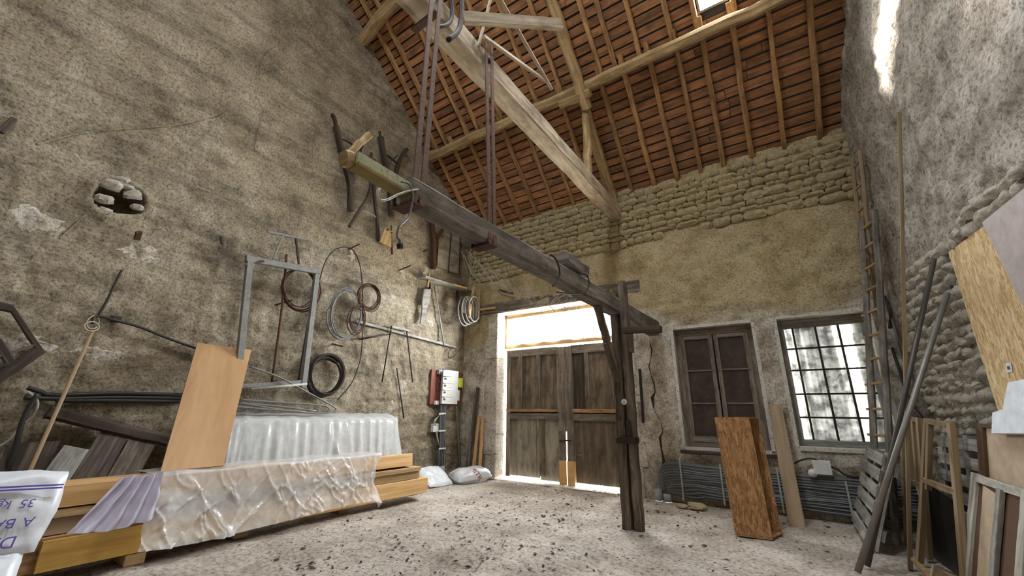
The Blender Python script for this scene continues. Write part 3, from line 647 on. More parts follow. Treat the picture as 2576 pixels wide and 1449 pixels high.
bm = thing('hanging_beam', 'long squared dark beam hung on iron straps and resting on the post', 'beam', V((XB_, 4.2, 2.55)))
part(MB().beam((XB_, 1.50, 2.635), (XB_, 7.05, 2.70), .145, .17, (0, 0, 1), .14, 24, .006, taper=1.5), 'timber', 'beam', bm)
part(MB().beam((XB_+.01, 1.12, 2.645), (XB_+.01, 1.60, 2.640), .085, .07, (0, 0, 1), .04), 'painted_end', 'green', bm, 'pale green painted end piece')
part(MB().beam((XB_+.015, 1.12, 2.60), (XB_+.015, 1.60, 2.595), .095, .02, (0, 0, 1), .04), 'ochre_edge', 'ochre', bm)
part(MB().beam((XB_-.01, 1.07, 2.625), (XB_-.01, 1.125, 2.64), .085, .085, (0, 0, 1), .2, 2, .006), 'end_block', 'oak', bm)
part(MB().beam((XB_-.02, 1.10, 2.68), px(928, 340, 0, XB_-.02), .035, .045, (1, 0, 0), .2, 4, .006), 'end_prong', 'oak', bm)
bl = part(MB().beam((XB_+.02, 3.62, 2.86), (XB_+.02, 4.15, 2.86), .17, .13, (0, 0, 1), .12, 4, .008), 'top_block', 'beam', bm)
part(MB().tube(path([px(1385, 640, 0, XB_+.12), px(1400, 655, 0, XB_+.14), px(1408, 690, 0, XB_+.14), px(1390, 720, 0, XB_+.12)], 6), .008, 6), 'wire', 'iron', bl)
part(MB().tube(path([px(1455, 690, 0, XB_+.12), px(1475, 692, 0, XB_+.14), px(1482, 715, 0, XB_+.14), px(1465, 738, 0, XB_+.12), px(1400, 735, 0, XB_+.13)], 6), .007, 6), 'wire', 'iron', bm)
solo(MB().beam(px(1568, 832, 1, pyy-.12), px(1663, 828, 1, pyy-.12), .10, .075, (0, 0, 1), .05, 4, .003), 'bracket_plank', 'dark', 'short dark plank jutting sideways from the post top', 'plank')
def strap(label, t0, b0, w_):
    o = thing('iron_strap', label, 'strap', px(*b0, 0, XB_), 'iron straps hanging the beam')
    top = px(*t0, 0, XT+.12); bot = px(*b0, 0, XB_+.13); by = bot.y
    for dy, dx in ((-.045, 0), (.045, 0)):
        part(MB().beam(V((top.x, top.y+dy*1.2, top.z+.25)), V((XB_+.085, by+dy*.7, 2.54)), .045, .012, (1, 0, 0), .05), 'strap_bar', 'rust', o)
        part(MB().beam(V((XB_-.085, by+dy*.7, 2.75)), V((XB_-.085, by+dy*.7, 2.54)), .045, .012, (1, 0, 0), .05), 'strap_bar', 'rust', o)
    part(MB().box((XB_, by, 2.535), (.182, .10, .012)), 'strap_foot', 'rust', o)
    part(MB().beam((XT+.15, top.y, top.z-.08), (XT-.17, top.y, top.z-.10), .07, .02, (0, 0, 1), .05), 'strap_clip', 'rust', o)
strap('wider rusty strap pair near the green beam end', (1095, 20), (1062, 520), .07)
strap('slimmer rusty strap pair halfway along the hanging beam', (1228, 140), (1250, 632), .05)
# ================================================================== LEFT WALL
def Lp(pts, off): return [L(x, y, off) for x, y in pts]
def prod(label, name, cat, mat, pts, off, r, n=8, off2=None, group=None):
    k = len(pts); P_ = [L(x, y, off if off2 is None else off+(off2-off)*i/(k-1)) for i, (x, y) in enumerate(pts)]
    return solo(MB().tube(path(P_, 5) if k > 2 else P_, r, n), name, mat, label, cat, group)
def curved(mb, pts, w_, h_, seed=0, ch=.18, taper=1., up=(1, 0, 0)):
    """bent timber: chain of short beams merged along a smooth path"""
    P_ = path(pts, 4); n = len(P_); vs = []; fs = []; uvs = []; c = ch; R = random.Random(seed); acc = 0
    prof = [(-.5+c, -.5), (.5-c, -.5), (.5, -.5+c), (.5, .5-c), (.5-c, .5), (-.5+c, .5), (-.5, .5-c), (-.5, -.5+c)]
    upv = V(up); L_ = [0]
    for k in range(1, n): L_.append(L_[-1]+(P_[k]-P_[k-1]).length)
    for k in range(n):
        t = (P_[min(k+1, n-1)]-P_[max(k-1, 0)]).normalized(); sd_ = t.cross(upv).normalized(); u = sd_.cross(t); s = 1+(taper-1)*k/(n-1)
        for a, b in prof: vs.append(P_[k]+sd_*(a*w_*s+R.uniform(-.003, .003))+u*(b*h_*s+R.uniform(-.003, .003)))
    for k in range(n-1):
        for i in range(8):
            j = (i+1) % 8; fs.append((k*8+i, k*8+j, k*8+8+j, k*8+8+i)); uvs.append([(L_[k], i*.03), (L_[k], i*.03+.03), (L_[k+1], i*.03+.03), (L_[k+1], i*.03)])
    fs += [tuple(range(8))[::-1], tuple((n-1)*8+i for i in range(8))]; uvs += [[(0, 0)]*8]*2
    mb.add(vs, fs, uvs); return mb
# forked timbers
f1 = thing('wooden_fork', 'left forked timber with a hooked arm hung on the plaster', 'fork', L(880, 532, .1))
part(curved(MB(), [*Lp([(845, 318), (857, 370), (872, 427), (881, 470), (881, 531)], .10)], .085, .12, 1), 'stem', 'dark', f1)
part(curved(MB(), Lp([(834, 289), (840, 294), (846, 318)], .10), .06, .06, 2), 'hook', 'rust', f1)
part(curved(MB(), Lp([(884, 462), (890, 425), (908, 366)], .10), .07, .10, 3), 'arm', 'dark', f1)
part(curved(MB(), Lp([(858, 349), (874, 356), (890, 366)], .10), .025, .03, 4), 'cross_rod', 'iron', f1)
f2 = thing('wooden_fork', 'right forked timber hung behind the green beam end', 'fork', L(984, 544, .1))
part(curved(MB(), Lp([(957, 345), (963, 380), (972, 427), (981, 470), (985, 543)], .10), .095, .13, 5), 'stem', 'dark', f2)
part(curved(MB(), Lp([(955, 331), (957, 347)], .10), .04, .05, 6), 'prong', 'rust', f2)
part(curved(MB(), Lp([(1023, 375), (1008, 398), (994, 440), (986, 465)], .10), .07, .10, 7), 'arm', 'dark', f2)
part(curved(MB(), Lp([(972, 390), (986, 400), (999, 411)], .10), .03, .03, 8), 'cross_rod', 'iron', f2)
part(curved(MB(), Lp([(985, 404), (1001, 390)], .12), .025, .02, 8), 'cross_rod', 'iron', f2)
hm = thing('harness_yoke', 'curved two-legged wooden harness yoke between the forked timbers', 'yoke', L(950, 606, .08))
part(curved(MB(), Lp([(934, 385), (934, 450), (927, 492), (906, 527), (879, 570)], .07), .05, .06, 9), 'leg', 'dark', hm)
part(curved(MB(), Lp([(941, 402), (940, 455), (943, 506), (949, 550), (951, 604)], .08), .055, .06, 10), 'leg', 'dark', hm)
part(curved(MB(), Lp([(912, 530), (928, 536), (946, 546)], .08), .022, .022, 11), 'stretcher', 'wgrey', hm)
st = thing('wooden_stool', 'small broken wooden stool hanging sideways on the wall', 'stool', L(975, 615, .12))
part(MB().slab(Lp([(953, 609), (964, 577), (981, 588), (981, 624)], .16), .04), 'seat', 'pinegrey', st)
part(MB().beam(L(983, 592, .16), L(987, 640, .16), .035, .035, (1, 0, 0)), 'leg', 'rust', st)
part(MB().beam(L(972, 583, .14), L(1008, 580, .20), .03, .02, (0, 0, 1)), 'rung', 'pinegrey', st)
part(MB().beam(L(974, 577, .08), L(978, 586, .16), .02, .02), 'leg', 'rust', st); part(MB().beam(L(984, 568, .06), L(985, 588, .16), .02, .02), 'leg', 'rust', st)
# mains cable looped round the beam, plug hanging
XC = XB_+.085
cb = thing('power_cable', 'grey cable looped on the beam end with a black plug hanging down', 'cable', px(1005, 622, 0, XC))
part(MB().tube(path([px(x, y, 0, XC) for x, y in [(1052, 477), (1030, 480), (1000, 490), (975, 502), (957, 503), (949, 492), (950, 480), (956, 476)]], 6), .007, 8), 'loop', 'cable_w', cb)
part(MB().tube(path([px(x, y, 0, XC) for x, y in [(1010, 457), (1028, 462), (1037, 480), (1038, 500), (1030, 540), (1020, 553), (1006, 566), (1000, 582), (999, 597), (1005, 603), (1006, 613)]], 6), .007, 8), 'lead', 'cable', cb)
part(MB().beam(px(1005, 613, 0, XC), px(1007, 626, 0, XC), .032, .028, (1, 0, 0), .2), 'plug', 'blackpl', cb)
# iron pegs
for (a, b, lb) in (((873, 629), (904, 614), 'iron peg holding the tall wire hoop'), ((1002, 681), (1033, 668), 'iron peg in a white patch of plaster beside the rail'), ((687, 769), (735, 755), 'iron peg through the grey metal frame'), ((1063, 634), (1076, 626), 'tiny nail below the hanging plug'), ((832, 864), (863, 872), 'flat iron bracket under the elliptical coil')):
    solo(MB().beam(L(*a, -.02), L(*b, .22), .022, .022, (0, 0, 1), .1), 'iron_peg', 'rust', lb, 'peg')
solo(MB().beam(L(343, 606, -.05), L(350, 584, .10), .06, .03, (1, 0, 0)), 'iron_peg', 'rust', 'square iron stub below the hole in the wall', 'peg')
solo(MB().beam(L(0, 332, .05), L(36, 299, .03), .05, .04, (1, 0, 0), .2), 'stick', 'dark', 'dark stick end high on the wall at the left edge', 'stick')
solo(MB().beam(L(556, 590, -.03), L(558, 612, .03), .03, .02, (1, 0, 0)), 'iron_peg', 'iron', 'small black nail between the hole and the metal frame', 'peg')
# steel trestle top
tr = thing('steel_trestle', 'thin steel bar on two splayed legs above the grey frame', 'trestle', L(726, 594, .1))
part(MB().beam(L(674, 583, .12), L(778, 604, .12), .03, .03, (1, 0, 0), .05), 'bar', 'galv', tr)
part(MB().beam(L(712, 592, .12), L(687, 652, .12), .022, .022, (1, 0, 0), .05), 'leg', 'galv', tr); part(MB().beam(L(744, 598, .12), L(752, 665, .12), .028, .022, (1, 0, 0), .05), 'leg', 'iron', tr)
# grey metal frame
fr = thing('metal_rack', 'large grey metal frame leaning flat on the left wall', 'frame', L(690, 975, .2))
part(MB().beam(L(618, 650, .22), L(803, 684, .22), .085, .07, (1, 0, 0), .05), 'rail', 'galv', fr)
part(MB().beam(L(628, 655, .22), L(594, 985, .22), .075, .07, (1, 0, 0), .05), 'upright', 'galv', fr)
part(MB().beam(L(797, 688, .22), L(762, 975, .22), .075, .07, (1, 0, 0), .05), 'upright', 'galv', fr)
part(MB().beam(L(600, 972, .22), L(764, 960, .22), .05, .05, (1, 0, 0), .05), 'rail', 'galv', fr)
part(MB().beam(L(622, 660, .22), L(634, 672, .22), .10, .05, (1, 0, 0), .05), 'gusset', 'galv', fr); part(MB().beam(L(645, 660, .25), L(664, 657, .27), .02, .02), 'pin', 'rust', fr)
prod('pale round pole lying along the foot of the metal frame', 'pole', 'pole', 'cable_w', [(632, 979), (772, 966)], .30, .018)
prod('long rusty rod hanging through the metal frame', 'iron_rod', 'rod', 'rust', [(721, 640), (711, 760), (684, 963)], .16, .018)
prod('bent dark rod behind the right leg of the metal frame', 'iron_rod', 'rod', 'iron', [(790, 740), (772, 830), (751, 958)], .10, .015)
# coils of wire and hoop iron
def coil(label, c, rx, ry, n, r, off, spread, mat='rust', seed=0):
    R = random.Random(seed); o = thing('wire_coil', label, 'coil', L(c[0], c[1]+ry, off), 'coils hung on the left wall'); C0 = L(*c, off)
    RX_ = (L(c[0]+rx, c[1], off)-L(c[0]-rx, c[1], off)).length/2; RZ_ = (L(c[0], c[1]+ry, off)-L(c[0], c[1]-ry, off)).length/2
    for k in range(n):
        s = 1-R.uniform(0, spread); cc = C0+V((R.uniform(-.04, .04), R.uniform(-.5, .5)*spread*RX_, R.uniform(-.5, .5)*spread*RZ_))
        part(MB().tube(loop(cc, RX_*s, RZ_*s, 'x', 36, R.uniform(-.03, .05), R.uniform(0, 6)), r*R.uniform(.7, 1.2), 6, True), 'turn', mat, o)
    return o
coil('dark wire coil hung across the right side of the metal frame', (757, 727), 48, 56, 5, .012, .14, .18, 'rust', 1)
coil('tall elliptical coil of thin tubing left of the rail', (869, 788), 40, 66, 4, .011, .12, .12, 'cable', 2)
coil('loose round coil of rusty wire overlapping the elliptical coil', (928, 748), 30, 36, 7, .010, .16, .22, 'rust', 3)
coil('small narrow coil hanging under the loose rusty coil', (897, 804), 22, 38, 4, .008, .20, .25, 'rust', 4)
coil('thick round coil of black cable low on the wall above the white sheet', (820, 945), 45, 53, 11, .013, .12, .17, 'iron', 5)
prod('tall thin wire hoop hanging from an iron peg', 'wire_hoop', 'wire', 'iron', [(804, 705), (818, 660), (838, 632), (862, 622), (885, 627), (902, 655), (910, 700), (912, 770), (910, 880), (897, 935), (880, 970), (850, 1005)], .06, .009)
# wooden rail with rods
ra = thing('wooden_rail', 'long dusty wooden rail nailed slanting on the left wall', 'rail', L(1010, 840, .06))
part(MB().beam(L(876, 803, .06), L(1145, 874, .06), .045, .06, (1, 0, 0), .1, 10, .004), 'batten', 'wgrey', ra)
part(MB().beam(L(985, 822, .11), L(1030, 833, .11), .05, .04, (1, 0, 0), .2, 4, .006), 'block', 'wgrey', ra)
prod('left thin rod hanging from the wooden rail', 'iron_rod', 'rod', 'iron', [(985, 820), (961, 962)], .12, .012)
prod('right thin rod hanging from the wooden rail', 'iron_rod', 'rod', 'iron', [(1023, 832), (1038, 962)], .12, .012)
prod('short bar fixed level below the wooden rail', 'iron_rod', 'rod', 'iron', [(904, 854), (984, 840)], .10, .014)
prod('short upright rod above the white sheet end', 'iron_rod', 'rod', 'iron', [(998, 926), (1016, 1052)], .05, .012)
prod('slim pole leaning from the shelf to the rail end', 'pole', 'pole', 'wgrey', [(1093, 720), (1117, 868)], .10, .018)
solo(MB().slab(Lp([(1065, 728), (1081, 728), (1082, 736), (1077, 765), (1070, 776), (1072, 790), (1062, 816), (1055, 815), (1060, 780), (1060, 760)], .12), .03), 'wooden_paddle', 'wgrey', 'worn paddle-shaped board hanging below the shelf', 'board')
solo(MB().beam(L(1079, 687, .16), L(1075, 722, .16), .05, .05, (1, 0, 0), .1), 'wooden_block', 'pinegrey', 'short light wooden block standing at the shelf end', 'block')
# things by the corner
tf = thing('forked_timber', 'dark forked timber standing on the shelf under the beam', 'timber', L(1091, 675, .1))
part(curved(MB(), Lp([(1086, 560), (1090, 620), (1090, 676)], .10), .10, .12, 21), 'post', 'rust', tf)
part(curved(MB(), Lp([(1113, 578), (1100, 600), (1095, 622)], .10), .06, .08, 22), 'arm', 'rust', tf)
solo(MB().slab(Lp([(1104, 580), (1158, 600), (1154, 690), (1098, 672)], .05), .02), 'wall_board', 'gpale', 'pale board panel behind the upright rods near the corner', 'panel')
prod('left of two upright rods on the pale panel near the corner', 'iron_rod', 'rod', 'iron', [(1135, 585), (1128, 686)], .09, .012)
prod('right of two upright rods on the pale panel near the corner', 'iron_rod', 'rod', 'iron', [(1158, 598), (1155, 690)], .09, .014)
sh = thing('wall_shelf', 'dusty plank shelf high in the corner', 'shelf', L(1150, 722, .1))
part(MB().beam(L(1058, 698, .10), L(1190, 738, .10), .30, .035, (0, 0, 1), .1, 6, .004), 'plank', 'wgrey', sh)
part(MB().beam(L(1080, 712, .02), L(1082, 735, .12), .04, .05, (1, 0, 0)), 'bracket', 'dark', sh); part(MB().beam(L(1150, 732, .02), L(1152, 756, .12), .04, .05, (1, 0, 0)), 'bracket', 'dark', sh)
solo(MB().beam(L(1140, 716, .22), L(1172, 726, .30), .09, .03, (0, 0, 1), .1), 'wood_offcut', 'pine', 'pale wood offcut lying on the corner shelf', 'offcut')
solo(MB().beam(L(1192, 720, .35), L(1180, 800, .40), .055, .03, (1, 0, 0), .1), 'batten', 'pine', 'left pale batten hanging behind the hose hoops', 'batten')
solo(MB().beam(L(1207, 727, .45), L(1203, 804, .48), .05, .03, (1, 0, 0), .1), 'batten', 'pine', 'right pale batten hanging behind the hose hoops', 'batten')
wh = thing('pulley_wheel', 'spoked pulley wheel with hoops of grey hose in the corner', 'wheel', L(1168, 825, .35)); WC = L(1166, 783, .36)
for k in range(4):
    part(MB().tube(loop(WC+V((.05*k, .05*k, .02*k)), .24-.01*k, .33-.015*k, 'x', 36, .05), .016, 8, True), 'hoop', 'wgrey' if k % 2 else 'cable', wh)
for k in range(5):
    a_ = k*2*math.pi/5; part(MB().tube(path([WC, WC+V((.02, .11*math.cos(a_+.3), .15*math.sin(a_+.3))), WC+V((0, .23*math.cos(a_), .31*math.sin(a_))), ], 4), .014, 6), 'spoke', 'rust', wh)
part(MB().beam(WC+V((.02, -.05, -.05)), WC+V((.02, -.03, .33)), .12, .05, (1, 0, 0), .1), 'board', 'dark', wh)
solo(MB().beam(B(1255, 730, .02), B(1290, 738, .12), .05, .05, (0, 0, 1), .15), 'iron_peg', 'rust', 'rusty square peg left of the gate lintel', 'peg')
solo(MB().beam(B(1208, 779, .06), B(1246, 774, .06), .03, .05, (0, 0, 1)), 'batten', 'pine', 'short pale batten level with the gate head', 'batten')
# ---- electric meter board
PT = (1, 0, 0)
mp = thing('meter_board', 'reddish board with white fuse boxes and a lime green meter', 'meter board', L(1120, 1020, .03))
def lbox(q0, q1, off, th, name, mat, par=mp):
    a, b = L(*q0, off), L(*q1, off); y0, y1 = sorted((a.y, b.y)); z0, z1 = sorted((a.z, b.z)); return part(MB().beam((XL+off+th/2, (y0+y1)/2, z0), (XL+off+th/2, (y0+y1)/2, z1), y1-y0, th, (1, 0, 0), .05), name, mat, par)
lbox((1084, 929), (1158, 1019), .03, .03, 'backing', 'red')
hb = lbox((1111, 931), (1139, 1017), .06, .13, 'housing', 'white')
zt, zb_ = L(1125, 931, .19).z, L(1125, 1017, .19).z; y0, y1 = L(1112, 970, .19).y+.01, L(1138, 970, .19).y-.01
for k in range(5):
    za = zt+(zb_-zt)*(k+.06)/5; zc = zt+(zb_-zt)*(k+.94)/5; zm = (za+zc)/2
    mo = part(MB().beam((XL+.195, (y0+y1)/2, zc), (XL+.195, (y0+y1)/2, za), y1-y0, .012, (1, 0, 0), .05), 'fuse_cover', 'white', hb)
    if k: part(MB().slab([(XL+.203, y0+.03, zm+.005), (XL+.203, y0+.10, zm+.005), (XL+.203, y0+.10, zm+.045), (XL+.203, y0+.03, zm+.045)], .001, (1, 0, 0)), 'label_print', 'ink', hb); part(MB().slab([(XL+.203, y0+.12, zm-.012), (XL+.203, y1-.02, zm-.012), (XL+.203, y1-.02, zm-.009), (XL+.203, y0+.12, zm-.009)], .001, (1, 0, 0)), 'label_print', 'ink', hb)
ym = lbox((1147, 951), (1157, 975), .06, .08, 'lime_meter', 'lime'); a = L(1152, 961, .146); part(MB().box(a+V((0, 0, .01)), (.008, .05, .06)), 'display', 'white', ym); part(MB().box(a+V((.004, 0, .0)), (.006, .03, .02)), 'display_window', 'ink', ym)
bb = lbox((1141, 981), (1149, 1008), .06, .08, 'breaker', 'white'); part(MB().box(L(1146, 993, .145), (.02, .03, .06)), 'switch', 'white', bb)
lbox((1099, 930), (1107, 942), .06, .07, 'terminal_box', 'grey_pl'); lbox((1091, 1008), (1099, 1018), .06, .06, 'terminal_box', 'white')
part(MB().tube(loop(L(1104, 970, .09), .055, .075, 'x', 24), .005, 6, True), 'wire_loop', 'cable', mp)
part(MB().tube(path(Lp([(1105, 942), (1103, 955), (1108, 962)], .09), 5), .005, 6), 'wire', 'cable', mp)
part(MB().tube(path(Lp([(1118, 930), (1126, 923), (1138, 925), (1146, 935), (1147, 950)], .10), 5), .008, 6), 'wire', 'cable', mp)
# cables under it
cbn = thing('cable_bundle', 'upright bundle of grey cables below the meter board', 'cables', L(1112, 1184, .1))
for k in range(13):
    o_ = (k-6)/6; part(MB().tube(path([L(1116+o_*7, 1018, .11+.02*(k % 3)), L(1113+o_*7, 1045, .10+.03*(k % 3)), L(1112+o_*6, 1085, .09+.03*(k % 3)), L(1113+o_*7, 1120, .09+.03*(k % 3)), L(1110+o_*9, 1150, .10+.03*(k % 3)), L(1111+o_*6, 1186, .10+.03*(k % 3))], 5), .013, 6), 'cable', 'cable', cbn)
for y in (1041, 1084, 1129): part(MB().beam(L(1104, y, .17), L(1121, y-1, .17), .03, .012, (1, 0, 0)), 'cable_tie', 'white', cbn)
jb = part(MB().box(L(1094, 1076, .08), (.07, .16, .16)), 'junction_box', 'white', cbn)
for k in range(3): part(MB().tube(path([L(1108, 1040+k*2, .12), L(1096-k*2, 1058, .12), L(1092+k*3, 1070, .12)], 5), .007, 6), 'cable', 'cable_w', cbn); part(MB().tube(path([L(1096+k*2, 1085, .12), L(1099+k, 1100, .12), L(1105, 1118+k*2, .12)], 5), .007, 6), 'cable', 'cable_w', cbn)
part(MB().tube([L(1108, 1172, .12), L(1108, 1192, .12)], .085, 14), 'duct', 'grey_pl', cbn)
prod('grey conduit pipe running down beside the cable bundle', 'conduit_pipe', 'pipe', 'pipe', [(1147, 1021), (1152, 1090), (1158, 1185)], .06, .022)
prod('thin loop of wire hanging in the corner above the meter board', 'wire_hoop', 'wire', 'iron', [(1140, 874), (1130, 884), (1128, 898), (1137, 900), (1152, 885), (1163, 868), (1166, 830)], .12, .008)
# things leaning in the corner
def lean(label, top, bot, w_, th, mat, off=.06, name='batten', ty=None):
    t = B(*top, off); b = px(*bot, 1, YB-.22); d = b-t; b = t+d*((t.z)/(t.z-b.z)) if t.z-b.z > 1e-3 else b
    return solo(MB().beam(b+V((0, 0, .01)), t, w_, th, (0, 1, .3), .1, 4, .002) if name != 'pipe' else MB().tube([b+V((0, 0, .01)), t], w_, 10), name, mat, label, name)
lean('thin metal pipe leaning in the corner left of the gate', (1193, 985), (1174, 1169), .018, 0, 'pipe', name='pipe')
lean('long dark batten leaning in the corner left of the gate', (1202, 975), (1185, 1169), .07, .03, 'dark')
lean('left of two short pine battens leaning beside the gate', (1204, 1050), (1192, 1168), .07, .03, 'pine')
lean('right of two short pine battens leaning beside the gate', (1215, 1051), (1207, 1168), .06, .03, 'pine')
# ---- left end: stick, cord, bent rods, cables, harrow
o = thing('stick', 'long thin stick leaning on the left wall with twine at its tip', 'stick', L(70, 1195, .6))
a, b = L(236, 826, .06), px(70, 1195, 0, XL+.75); b = a+(b-a)*((a.z-.02)/(a.z-b.z)); part(MB().tube([a, b], .016, 8), 'shaft', 'lathw', o)
part(MB().tube(loop(L(232, 812, .07), .05, .07, 'x', 20, .05), .006, 6, True), 'twine', 'chip', o); part(MB().tube(loop(L(229, 822, .08), .06, .05, 'x', 20, .05), .006, 6, True), 'twine', 'chip', o)
prod('dark cord hanging down the wall to the stick tip', 'cord', 'cord', 'iron', [(306, 680), (290, 712), (275, 745), (262, 770), (248, 792)], .03, .012)
prod('bent steel rod reaching along the wall from the stick tip', 'steel_rod', 'rod', 'cable_b', [(233, 815), (238, 797), (260, 797), (290, 806), (350, 822), (420, 850), (490, 875), (560, 897)], .10, .016)
solo(MB().box(L(291, 803, .06), (.10, .07, .06)), 'iron_bracket', 'iron', 'small iron bracket clamping the bent steel rod', 'bracket')
rb = thing('steel_rods', 'bundle of bent steel rods lying on top of the white sheeted panels', 'rods', L(720, 1010, .3))
for k, pts in enumerate(([(628, 922), (700, 948), (770, 985), (838, 1022), (845, 1032), (836, 1036)], [(600, 1005), (700, 1012), (812, 1020), (828, 1030)], [(590, 1014), (700, 1022), (795, 1034)], [(600, 1012), (690, 1028), (800, 1040), (836, 1036)], [(585, 1022), (680, 1030), (770, 1036)])):
    part(MB().tube(path([L(x, y, .30) for x, y in pts], 5), .013, 8), 'rod', 'galv', rb)
for k, (pts, lb) in enumerate((([(70, 975), (100, 985), (140, 994), (300, 990), (470, 994)], 'uppermost black cable sagging along the wall behind the plywood'), ([(60, 1000), (160, 1003), (300, 1000), (470, 1002)], 'middle black cable along the wall behind the plywood'), ([(140, 1008), (300, 1008), (470, 1010)], 'lowest black cable along the wall behind the plywood'))):
    prod(lb, 'black_cable', 'cable', 'cable_b', pts, .08, .022)
hr = thing('harrow', 'old dark timber harrow hanging at the left edge of the wall', 'harrow', L(30, 950, .1))
for a, b, w_ in (((-30, 764), (30, 777), .07), ((28, 774), (102, 884), .04), ((102, 878), (-40, 975), .10), ((-30, 905), (88, 868), .025), ((-10, 855), (35, 925), .07), ((-40, 930), (25, 915), .03)):
    part(MB().beam(L(*a, .12), L(*b, .12), w_, .07, (1, 0, 0), .15, 3, .004), 'bar', 'dark', hr)
prod('pale wire hanging in loops at the left edge', 'wire_hoop', 'wire', 'cable_w', [(70, 985), (95, 1010), (85, 1045), (50, 1075), (20, 1110), (-20, 1130)], .15, .010)
prod('long hanging dark strap at the far left below the harrow', 'cord', 'cord', 'cable_b', [(95, 990), (60, 1050), (40, 1120), (15, 1200)], .25, .02)
# old boards leaning behind the lumber
def oldboard(label, q, mat, x0=-6.08, x1=-5.86, th=.035):
    P_ = [px(*q[0], 0, x0), px(*q[1], 0, x0), px(*q[2], 0, x1), px(*q[3], 0, x1)]
    for k in (2, 3):
        t = P_[3-k]; P_[k] = t+(P_[k]-t)*((t.z-.01)/(t.z-P_[k].z))
    return solo(MB().slab(P_, th, None, P_[3]-P_[0]), 'old_board', mat, label, 'board')
oldboard('short grey board with a nail hole leaning behind the lumber at the left', [(160, 1124), (222, 1136), (166, 1222), (80, 1232)], 'wgrey', -5.98, -5.78)
oldboard('mottled black and grey board leaning behind the lumber', [(258, 1075), (327, 1092), (256, 1214), (168, 1222)], 'dark')
oldboard('dark brown board leaning next to the plywood', [(330, 1093), (395, 1108), (342, 1208), (260, 1214)], 'post')
oldboard('broad black board leaning at the far left', [(20, 1120), (150, 1112), (90, 1230), (-40, 1240)], 'dark', -6.10, -5.92)
solo(MB().beam(L(120, 1036, .15), L(420, 1108, .15), .12, .14, (1, 0, 0), .2, 8, .01), 'old_timber', 'dark', 'old mouldy timber ledge along the wall above the leaning boards', 'timber')
# ================================================================== LUMBER STACK AND SHEETS
XF = -4.95
def plank(label, y0, y1, z0, z1, x0, dep, mat, group='planks of the lumber stack', tilt=0., name='lumber_plank'):
    return solo(MB().beam((x0-dep/2, y0, (z0+z1)/2), (x0-dep/2, y1, (z0+z1)/2), dep, z1-z0, V((tilt, 0, 1)), .03, 4, .002), name, mat, label, 'plank', group)
plank('yellow plank on edge at the bottom front of the lumber stack', .93, 2.9, .10, .31, XF, .05, 'pine_y')
plank('orange end of the bottom plank behind the yellow one', .66, 3.0, .09, .33, XF-.06, .30, 'rafter')
plank('bottom right pine plank resting on the end block', 2.95, 5.02, .10, .31, XF-.02, .34, 'pine')
plank('second plank from the bottom of the lumber stack at its right end', 3.02, 4.86, .315, .42, XF-.05, .34, 'pinegrey')
plank('brown plank in the shaded gap at the left of the lumber stack', .78, 3.0, .335, .46, XF-.08, .30, 'pbd')
plank('thin plank in the middle of the lumber stack at its right end', 3.05, 4.86, .425, .48, XF-.02, .36, 'pinegrey')
plank('thin pink-edged board under the top left plank', .90, 3.04, .465, .525, XF-.04, .33, 'pinegrey')
plank('top pine plank at the right end of the lumber stack', 2.8, 4.72, .49, .66, XF-.07, .34, 'pine', tilt=-.1)
plank('top pine plank at the left end of the lumber stack', .74, 2.78, .535, .70, XF-.03, .36, 'pine')
for k, (x, y, lb) in enumerate(((857, 1291, 'wood block under the middle of the lumber stack'), (1038, 1243, 'wood block under the right end of the lumber stack'), (598, 1352, 'wood block under the film towards the left'), (330, 1420, 'wood block hidden under the left part of the lumber stack'))):
    p = F(x, y); solo(MB().box((min(p.x, XF+.02)-.12, p.y, .048), (.36, .14, .09)), 'wood_block', 'pinegrey', lb, 'block', 'blocks under the lumber stack')
def sheet(name, label, mat, fn, nu, nv, cat):
    g = np.zeros((nu, nv, 3))
    for i in range(nu):
        for j in range(nv): g[i, j] = fn(i/(nu-1), j/(nv-1))
    return solo(MB().grid(g), name, mat, label, cat)
def nz(a, b, s): return float(fbm(np.array(a), np.array(b), s, 4))
def film_fn(u, v):
    y = 1.50+2.48*u; ph = v*1.35
    rg = lambda a_, b_, s_, p_: (1-min(1., 2.2*abs(nz(a_, b_, s_))))**p_
    wr = .02*nz(u*7, v*3, 91)+.05*rg(u*9+v*2.5, v*1.0-u*1.5, 92, 4)+.04*rg(u*16-v*3.0, v*1.3+u*2, 93, 5)+.012*nz(u*40, v*10, 94)
    if ph < .30: x, z = XF-.40+ph*1.33, .715+.01*math.sin(u*20)
    else:
        t = (ph-.30)/1.05; bot = .12-.03*math.sin(u*6.5)+.06*max(0, u-.8)*3; z = .71-t*(.71-bot); x = XF+.012+.09*t**2+.05*t*math.sin(u*11+1)*.5+abs(wr)*.9*(.3+t)
    if u > .96: x += .03; z = z-(.10 if ph > .6 else 0)*(u-.96)/.04
    return (x, y+.10*wr+.05*math.sin(v*9)*(u > .97), z+.25*wr*(ph > .3)*.3+.012)
sheet('plastic_film', 'crumpled clear plastic film draped over the lumber stack', 'film', film_fn, 200, 60, 'film')
def lil_fn(u, v):
    t = v; yl = 1.27-.26*t; y = yl+(1.56-.02*t-yl)*u; fold = .03*math.sin(u*26+t*3)*(1-.3*t)+.02*nz(u*6, t*4, 95)
    return (XF+.03+.10*t+fold+.02, y, .735-.36*t-.03*math.sin(u*3.1)*t+.02*nz(u*4, t*3, 96))
sheet('empty_sack', 'lilac grey empty sack hung over the lumber stack edge', 'lilac', lil_fn, 50, 20, 'sack')
